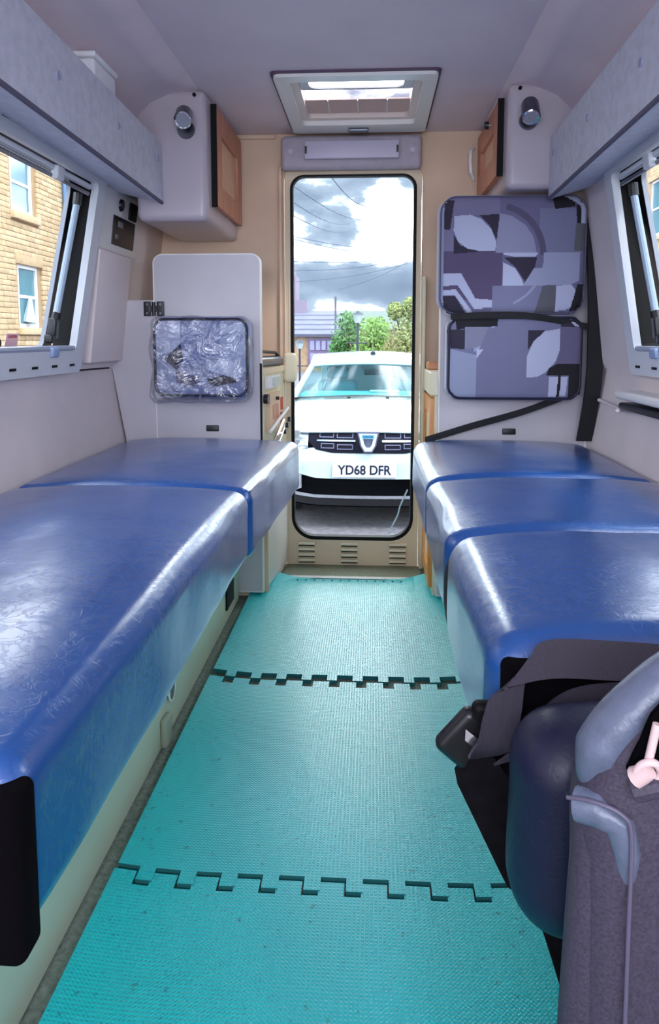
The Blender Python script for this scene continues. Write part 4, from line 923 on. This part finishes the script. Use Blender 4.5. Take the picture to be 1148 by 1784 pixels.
mb = MB(); mb.box(CARX-.80, CARX+.80, CY+.35, CY+3.9, GZ+.22, GZ+.40); mb.build('underside', DARKIN, car)
mb = MB(); mb.tube([(CARX+.03, CY+2.1, GZ+1.44), (CARX+.03, CY+2.13, GZ+1.475)], [.030, .010], 10); mb.tube([(CARX+.03, CY+2.13, GZ+1.47), (CARX+.03, CY+2.35, GZ+1.62)], .003, 6); mb.build('aerial', mat('aerial_grey', (60, 66, 76), .5), car)
for x in (-.20, .17): mb = MB(); mb.box(CARX+x-.016, CARX+x+.016, CY+1.02, CY+1.05, GZ+1.04, GZ+1.052, .004, 2); mb.build('washer_jet', BLACKP, car)
for sg in (-1, 1):
    for yy in (CY+.85, CY+3.4):
        mb = MB(); mb.cyl((CARX+sg*.84, yy, GZ+.31), (CARX+sg*.64, yy, GZ+.31), .31, .31, 28); wh = mb.build('wheel', mat('tyre', (22, 22, 24), .8), car)
        mb = MB(); mb.cyl((CARX+sg*.845, yy, GZ+.31), (CARX+sg*.80, yy, GZ+.31), .20, .20, 20); mb.build('hubcap', STEEL, wh)
    mb = MB(); v, f = rbox((.09, .06, .065), .03, 4); mb.add([(p[0]+CARX+sg*.93, p[1]+CY+1.35, p[2]+GZ+1.04) for p in v], f); mb.build('door_mirror', PAINT, car)
# knotted cord dangling outside the rear door
m = MB(); m.tube(smooth_poly([(.150, 3.02, .31), (.120, 3.02, .24), (.110, 3.02, .20), (.085, 3.02, .145), (.10, 3.02, .140), (.07, 3.02, .118)], 4, False), .0035, 6)
tag(m.build('cord', mat('white_cord', (176, 196, 216), .6)), 'thin pale cord with a knot hanging outside the rear door glass', 'cord')

# ------------------------------------------------------------------ outside: stone buildings
STONE = [mat('stone_%d' % i, c, .85, noise_s=6, noise_a=.12, bump=.4, bump_s=30, dist=.01) for i, c in enumerate([(204, 178, 138), (198, 172, 134), (208, 184, 146), (192, 166, 128)])]
MORTAR = mat('mortar', (176, 150, 116), .9)
def stone_building(label, X, sg, y0, y1, h, wins, vis):
    """wall plane at X facing the van (sg: direction of the outer face towards the van)"""
    t = thing('stone_building', label, 'building', (X, (y0+y1)/2, GZ))
    m = MB(); xa, xb = sorted((X-sg*.02, X-sg*6)); 
    ys = sorted(set([y0, y1]+[w_[0] for w_ in wins]+[w_[1] for w_ in wins])); zs = sorted(set([GZ, h]+[w_[2] for w_ in wins]+[w_[3] for w_ in wins]))
    for i in range(len(ys)-1):
        for j in range(len(zs)-1):
            cy_, cz_ = (ys[i]+ys[i+1])/2, (zs[j]+zs[j+1])/2
            if any(a < cy_ < b and c < cz_ < d_ for a, b, c, d_ in wins): continue
            p = X-sg*.02, X-sg*.30; m.box(min(p), max(p), ys[i], ys[i+1], zs[j], zs[j+1])
    m.build('wall', MORTAR, t, False)
    m = MB(); p = X-sg*.30, X-sg*5; m.box(min(p), max(p), y0, y0+.3, GZ, h); m.box(min(p), max(p), y1-.3, y1, GZ, h); m.build('end_wall', STONE[1], t, False)
    m = MB(); p = X+sg*.15, X-sg*5.2; m.add([(X+sg*.15, y0-.1, h), (X+sg*.15, y1+.1, h), (X-sg*2.5, y1+.1, h+1.8), (X-sg*2.5, y0-.1, h+1.8), (X-sg*5.2, y1+.1, h), (X-sg*5.2, y0-.1, h)], [(0, 1, 2, 3), (3, 2, 4, 5)]); ro = m.build('roof', mat('slate', (92, 98, 118), .7), t); s = ro.modifiers.new('t', 'SOLIDIFY'); s.thickness = .1
    # individual stones
    ch = .105; gap = .009; blocks = []
    z = vis[2]; r = 0
    while z < vis[3]:
        y = vis[0]-(.17 if r % 2 else 0)
        while y < vis[1]:
            L_ = random.choice((.30, .36, .42)); cy_, cz_ = y+L_/2, z+ch/2
            q0, q1 = y+gap/2, y+L_-gap/2
            for a, b, c, d_ in wins:
                if c-.16 < cz_ < d_+.20 and q1 > a-.13 and q0 < b+.13:
                    if q0 < a-.13: q1 = a-.13
                    elif q1 > b+.13: q0 = b+.13
                    else: q1 = q0
            if q1-q0 > .05: blocks.append((q0, q1, z+gap/2, z+ch-gap/2))
            y += L_
        z += ch; r += 1
    blocks.sort(key=lambda q: abs(q[0]-vis[4]))
    cache = {}
    rest = MB()
    for i, (a, b, c, d_) in enumerate(blocks):
        dp = random.uniform(.0, .010)
        if i < 300:
            key = round(b-a, 3), random.randrange(4)
            if key not in cache:
                mb = MB(); L_ = b-a; mb.box(-.03, .03, -L_/2, L_/2, -(d_-c)/2, (d_-c)/2, .006, 1); me = mb.build('block', STONE[key[1]], None); cache[key] = me.data; bpy.data.objects.remove(me)
            o = bpy.data.objects.new('stone', cache[key]); C.objects.link(o); o.parent = t
            o.location = (sg*dp*.5, (a+b)/2-(y0+y1)/2, (c+d_)/2-GZ)
        else: rest.box(X-.03, X+.03, a, b, c, d_)
    if rest.v: q = rest.build('far_stones', STONE[0], t, False); q['kind'] = 'stuff'
    for (a, b, c, d_) in wins:
        mb = MB(); xs = sorted((X-sg*.02, X-sg*.10)); xf = X-sg*.08
        M = fr((xf, 0, 0), (0, 1, 0), (0, 0, 1))
        mb.ring(rr(a, b, c, d_, .001, 1), rr(a+.07, b-.07, c+.08, d_-.07, .001, 1), M, .05*(1 if (M @ Vector((0, 0, 1))-M @ Vector((0, 0, 0))).x*sg > 0 else -1))
        mb.box(xf-.03, xf+.03, a+.05, b-.05, (c+d_)/2-.03, (c+d_)/2+.03); wf = mb.build('window', WHITEP, t)
        mb = MB(); mb.box(xf-.01, xf+.01, a+.04, b-.04, c+.04, d_-.04); mb.build('pane', mat('house_glass', (96, 140, 150), .08, spec=.9), wf)
        mb = MB(); mb.box(X-.10, X+.10+.0, a-.12, b+.12, c-.14, c, .01, 1); mb.build('stone_sill', STONE[2], t)
        mb = MB(); mb.box(X-.05, X+.05, a-.15, b+.15, d_, d_+.18, .01, 1); mb.build('lintel', STONE[3], t)
        mb = MB(); mb.box(X-.08*1, X-sg*.10+.01, a, b, c-.0, c+.06); mb.build('inner_sill', WHITEP, wf)
    return t
lb = stone_building('yellow stone house with white sash windows seen through the left window', -7, 1, 4.5, 19.5, 7.2,
    [(13.98, 14.84, 1.17, 2.42), (13.85, 14.75, 3.42, 4.62), (8, 8.9, 1.17, 2.42), (8, 8.9, 3.42, 4.62)], (12.4, 17.6, .6, 5.6, 14.6))
m = MB(); m.tube([(-6.9, 16.1, 5.8), (-6.9, 16.1, 3.6), (-6.85, 16.0, 3.3)], .06, 10); m.build('drain_pipe', mat('blue_pipe', (88, 130, 180), .4), lb)
m = MB(); m.box(-6.95, -6.75, 15.7, 16.1, 2.75, 3.05, .03, 2); m.build('hopper', mat('blue_pipe', (88, 130, 180), .4), lb)
m = MB(); m.tube([(-6.9, 15.95, 2.8), (-6.9, 15.9, .2)], .05, 10); m.build('drain_pipe', mat('pale_pipe', (206, 216, 224), .4), lb)
mb = MB(); mb.tube([(-7.0+.0, 14.35, 1.28), (-6.99, 14.38, 1.55), (-6.99, 14.42, 1.80)], [.14, .08, .03], 8)
tag(mb.build('vase', mat('white_vase', (190, 206, 214), .4)), 'pale ornament standing in the lower sash window across the street', 'ornament')
rb = stone_building('yellow stone building seen through the right window', 9, -1, 9, 32, 7.6, [(19.5, 20.7, 4.2, 6.0), (23.4, 24.6, 4.2, 6.0), (21, 22, 1.2, 2.6)], (17.5, 24.5, 2.2, 6.6, 21))

# ------------------------------------------------------------------ outside: behind the car
t = thing('stone_cottage', 'low stone cottage with slate roof behind the car', 'house', (-4.5, 36, GZ))
m = MB(); m.box(-12, -1.75, 35, 41, GZ, 1.20); m.build('wall', mat('far_stone', (168, 140, 116), .9, noise_s=4, noise_a=.2), t, False)
m = MB(); m.add([(-12.2, 34.7, 1.15), (-1.6, 34.7, 1.15), (-1.6, 38, 2.42), (-12.2, 38, 2.42), (-1.6, 41.3, 1.15), (-12.2, 41.3, 1.15)], [(0, 1, 2, 3), (3, 2, 4, 5)]); ro = m.build('roof', mat('far_slate', (110, 112, 140), .75, noise_s=3, noise_a=.15), t, False); s = ro.modifiers.new('t', 'SOLIDIFY'); s.thickness = .12
for k in range(5):
    z0 = 1.15+k*.25; mb = MB(); mb.box(-12.2, -1.6, 34.66+k*.65, 34.70+k*.65, z0, z0+.03); mb.build('slate_course', mat('far_slate', (110, 112, 140), .75), t, False)
mb = MB(); mb.box(-3.15, -1.95, 34.9, 35.02, -.3, .98); fw = mb.build('window', mat('violet_frame', (112, 98, 134), .5), t, False)
for i in range(4):
    for j in range(2): mb = MB(); mb.box(-3.05+i*.28, -2.85+i*.28, 34.86, 34.92, -.2+j*.6, .25+j*.6); mb.build('pane', mat('violet_glass', (150, 150, 186), .2), fw, False)
mb = MB(); mb.box(-4.2, -3.45, 37.6, 38.4, 2.2, 2.95); mb.build('chimney', mat('far_stone_violet', (128, 118, 140), .9), t, False)
t = thing('gable_tower', 'tall narrow stone gable at the left edge of the rear door view', 'building', (-5.1, 42, GZ))
mb = MB(); mb.box(-6.5, -4.50, 42, 44, GZ, 4.6); mb.build('wall', mat('far_stone_violet', (128, 118, 140), .9), t, False)
mb = MB(); mb.box(-6.3, -4.64, 42.3, 43.5, 4.6, 5.3); mb.build('stack', mat('far_stone_violet', (128, 118, 140), .9), t, False)
t = thing('long_roof', 'long low slate roofed hall behind the trees', 'building', (6, 52, GZ))
mb = MB(); mb.box(-3, 18, 52, 58, GZ, 1.6); mb.build('wall', mat('far_stone', (168, 140, 116), .9), t, False)
mb = MB(); mb.add([(-3, 51.7, 1.6), (18, 51.7, 1.6), (18, 55, 3.05), (-3, 55, 3.05), (18, 58.3, 1.6), (-3, 58.3, 1.6)], [(0, 1, 2, 3), (3, 2, 4, 5)]); mb.build('roof', mat('hall_roof', (104, 116, 112), .8), t, False)
def leaf_cloud(name, mt, par, blobs, n, size):
    v = []; f = []
    for i in range(n):
        c, r = random.choice(blobs); d = Vector((random.gauss(0, 1), random.gauss(0, 1), random.gauss(0, 1))).normalized()*(random.random()**.4)
        p = Vector(c)+Vector((d.x*r[0], d.y*r[1], d.z*r[2])); a = Vector((random.gauss(0, 1), random.gauss(0, 1), random.gauss(0, 1))).normalized(); b = a.orthogonal().normalized()
        s = size*random.uniform(.6, 1.3); k = len(v); cr_ = a.cross(b)*s*.25; v += [p-a*s, p+b*s*.5+cr_, p+a*s, p-b*s*.5+cr_]; f += [(k, k+1, k+2), (k, k+2, k+3)]
    mb = MB(); mb.v = [tuple(q) for q in v]; mb.f = f
    off = par['_o']; me = bpy.data.meshes.new(name); me.from_pydata([(p[0]-off[0], p[1]-off[1], p[2]-off[2]) for p in mb.v], [], f); me.materials.append(mt)
    o = bpy.data.objects.new(name, me); C.objects.link(o); o.parent = par; o['kind'] = 'stuff'; return o
G1 = mat('leaf_yellow_green', (132, 172, 92), .7, noise_s=3, noise_a=.25); G2 = mat('leaf_deep_green', (92, 140, 84), .7, noise_s=3, noise_a=.25); G3 = mat('leaf_olive', (150, 164, 104), .7, noise_s=3, noise_a=.25)
BARK = mat('bark', (90, 78, 70), .9)
def tree(label, x, y, blobs, m_, n, size=.10):
    t = thing('tree', label, 'tree', (x, y, GZ), 'trees behind the car')
    b0 = blobs[0][0]; mb = MB(); mb.tube([(x, y, GZ), (x+.1, y, GZ+1.0), (b0[0], b0[1], b0[2])], [.12, .09, .05], 8); mb.build('trunk', BARK, t)
    for c, r in blobs[:4]:
        mb = MB(); mb.tube([(x+.1, y, GZ+.9), ((x+c[0])/2, y, (c[2]+GZ+1)/2), c], [.05, .035, .015], 6); mb.build('branch', BARK, t)
    leaf_cloud('foliage', m_, t, blobs, n, size)
tree('bushy deep green tree beside the cottage', -1.0, 26, [((-1.0, 26, 1.0), (.55, .6, .95)), ((-.75, 26.2, 1.45), (.4, .5, .45)), ((-1.25, 26, .6), (.35, .5, .5)), ((-.6, 26, .4), (.5, .5, .8))], G2, 2300, .07)
tree('yellow-green bushy tree in the middle behind the car', -.1, 24, [((-.1, 24, .8), (.5, .6, .9)), ((.15, 24, 1.2), (.4, .5, .5)), ((-.3, 24, .3), (.6, .5, .5))], G1, 2200, .07)
tree('tall sparse tree at the right edge of the rear door view', 1.1, 25, [((1.0, 25, 1.1), (.7, .7, 1.0)), ((1.4, 25.3, 1.4), (.5, .5, .9)), ((.9, 25, .4), (.8, .6, .8)), ((.75, 25, 1.9), (.28, .3, .32)), ((1.25, 25, 2.0), (.3, .3, .35))], G3, 3000, .07)
mb = MB()
t = thing('boundary_wall', 'low grey stone boundary wall behind the white car', 'wall', (0, 22, GZ)); mb.box(-1.2, 3, 21.8, 22.1, GZ, .35); mb.build('wall', mat('far_stone', (168, 140, 116), .9), t, False); mb = MB(); mb.box(-1.25, 3, 21.75, 22.15, .35, .43, .02, 1); mb.build('coping', mat('far_stone_violet', (128, 118, 140), .9), t)
def lamp_post(label, x, y, zt, head):
    t = thing('street_lamp', label, 'street lamp', (x, y, GZ)); mb = MB()
    mb.tube([(x, y, GZ), (x, y, zt-head)], .035, 8); mb.build('post', mat('post_dark', (58, 66, 84), .5), t)
    mb = MB(); mb.tube([(x-.28, y, zt-head-.55), (x+.28, y, zt-head-.55)], .02, 6); mb.build('crossbar', mat('post_dark', (58, 66, 84), .5), t)
    mb = MB(); mb.tube([(x, y, zt-head), (x, y, zt-.10)], [.09, .16], 6); mb.build('lantern', mat('lantern_glass', (186, 204, 214), .3), t)
    mb = MB(); mb.tube([(x, y, zt-.10), (x, y, zt-.02), (x, y, zt)], [.19, .05, .02], 6); mb.build('cap', mat('post_dark', (58, 66, 84), .5), t)
lamp_post('tall dark street lamp with square lantern in front of the trees', -.43, 20, 1.72, .34)
lamp_post('smaller dark street lamp by the cottage at the left edge of the rear door view', -2.35, 23, .93, .30)
mb = MB(); mb.tube([(-1.79, 34.3, GZ), (-1.79, 34.3, 2.92)], .05, 8); tp = mb.build('telegraph_pole', mat('pole_grey', (92, 92, 108), .7)); tag(tp, 'thin grey telegraph pole beside the cottage roof', 'pole')
# parked car sliver behind
# overhead wires
import itertools
def at(px, py, Y):
    x = (px-574)/F; v = (721-py)/F; h = math.cos(PH)+v*math.sin(PH); u = -math.sin(PH)+v*math.cos(PH)
    d = Vector((x*math.cos(TH)-h*math.sin(TH), x*math.sin(TH)+h*math.cos(TH), u)); return Vector((0, 0, CH))+d*(Y/d.y)
wires = [((560, 285), (640, 360), 9, 14), ((500, 316), (640, 385), 9, 16), ((500, 345), (610, 390), 9, 17), ((500, 370), (610, 402), 9, 18), ((500, 410), (735, 433), 14, 20), ((500, 414), (735, 446), 14, 20),
         ((500, 455), (735, 441), 16, 20), ((500, 472), (735, 444), 16, 20), ((590, 505), (735, 440), 18, 20), ((640, 398), (735, 430), 15, 20), ((500, 492), (735, 452), 18, 20)]
ords = ['topmost', 'second', 'third', 'fourth', 'fifth', 'sixth', 'seventh', 'eighth', 'lowest right', 'short right', 'lowest left']
for (a, b, ya, yb), od in zip(wires, ords):
    A = at(*a, ya); B = at(*b, yb); mb = MB(); mb.tube([A+(B-A)*k/8-Vector((0, 0, .12*math.sin(PI*k/8))) for k in range(9)], .006, 5)
    tag(mb.build('overhead_wire', mat('wire', (70, 80, 110), .6)), od+' thin overhead wire crossing the sky in the rear door', 'wire', 'overhead wires')
for o in list(bpy.data.objects):
    if '_o' in o: del o['_o']
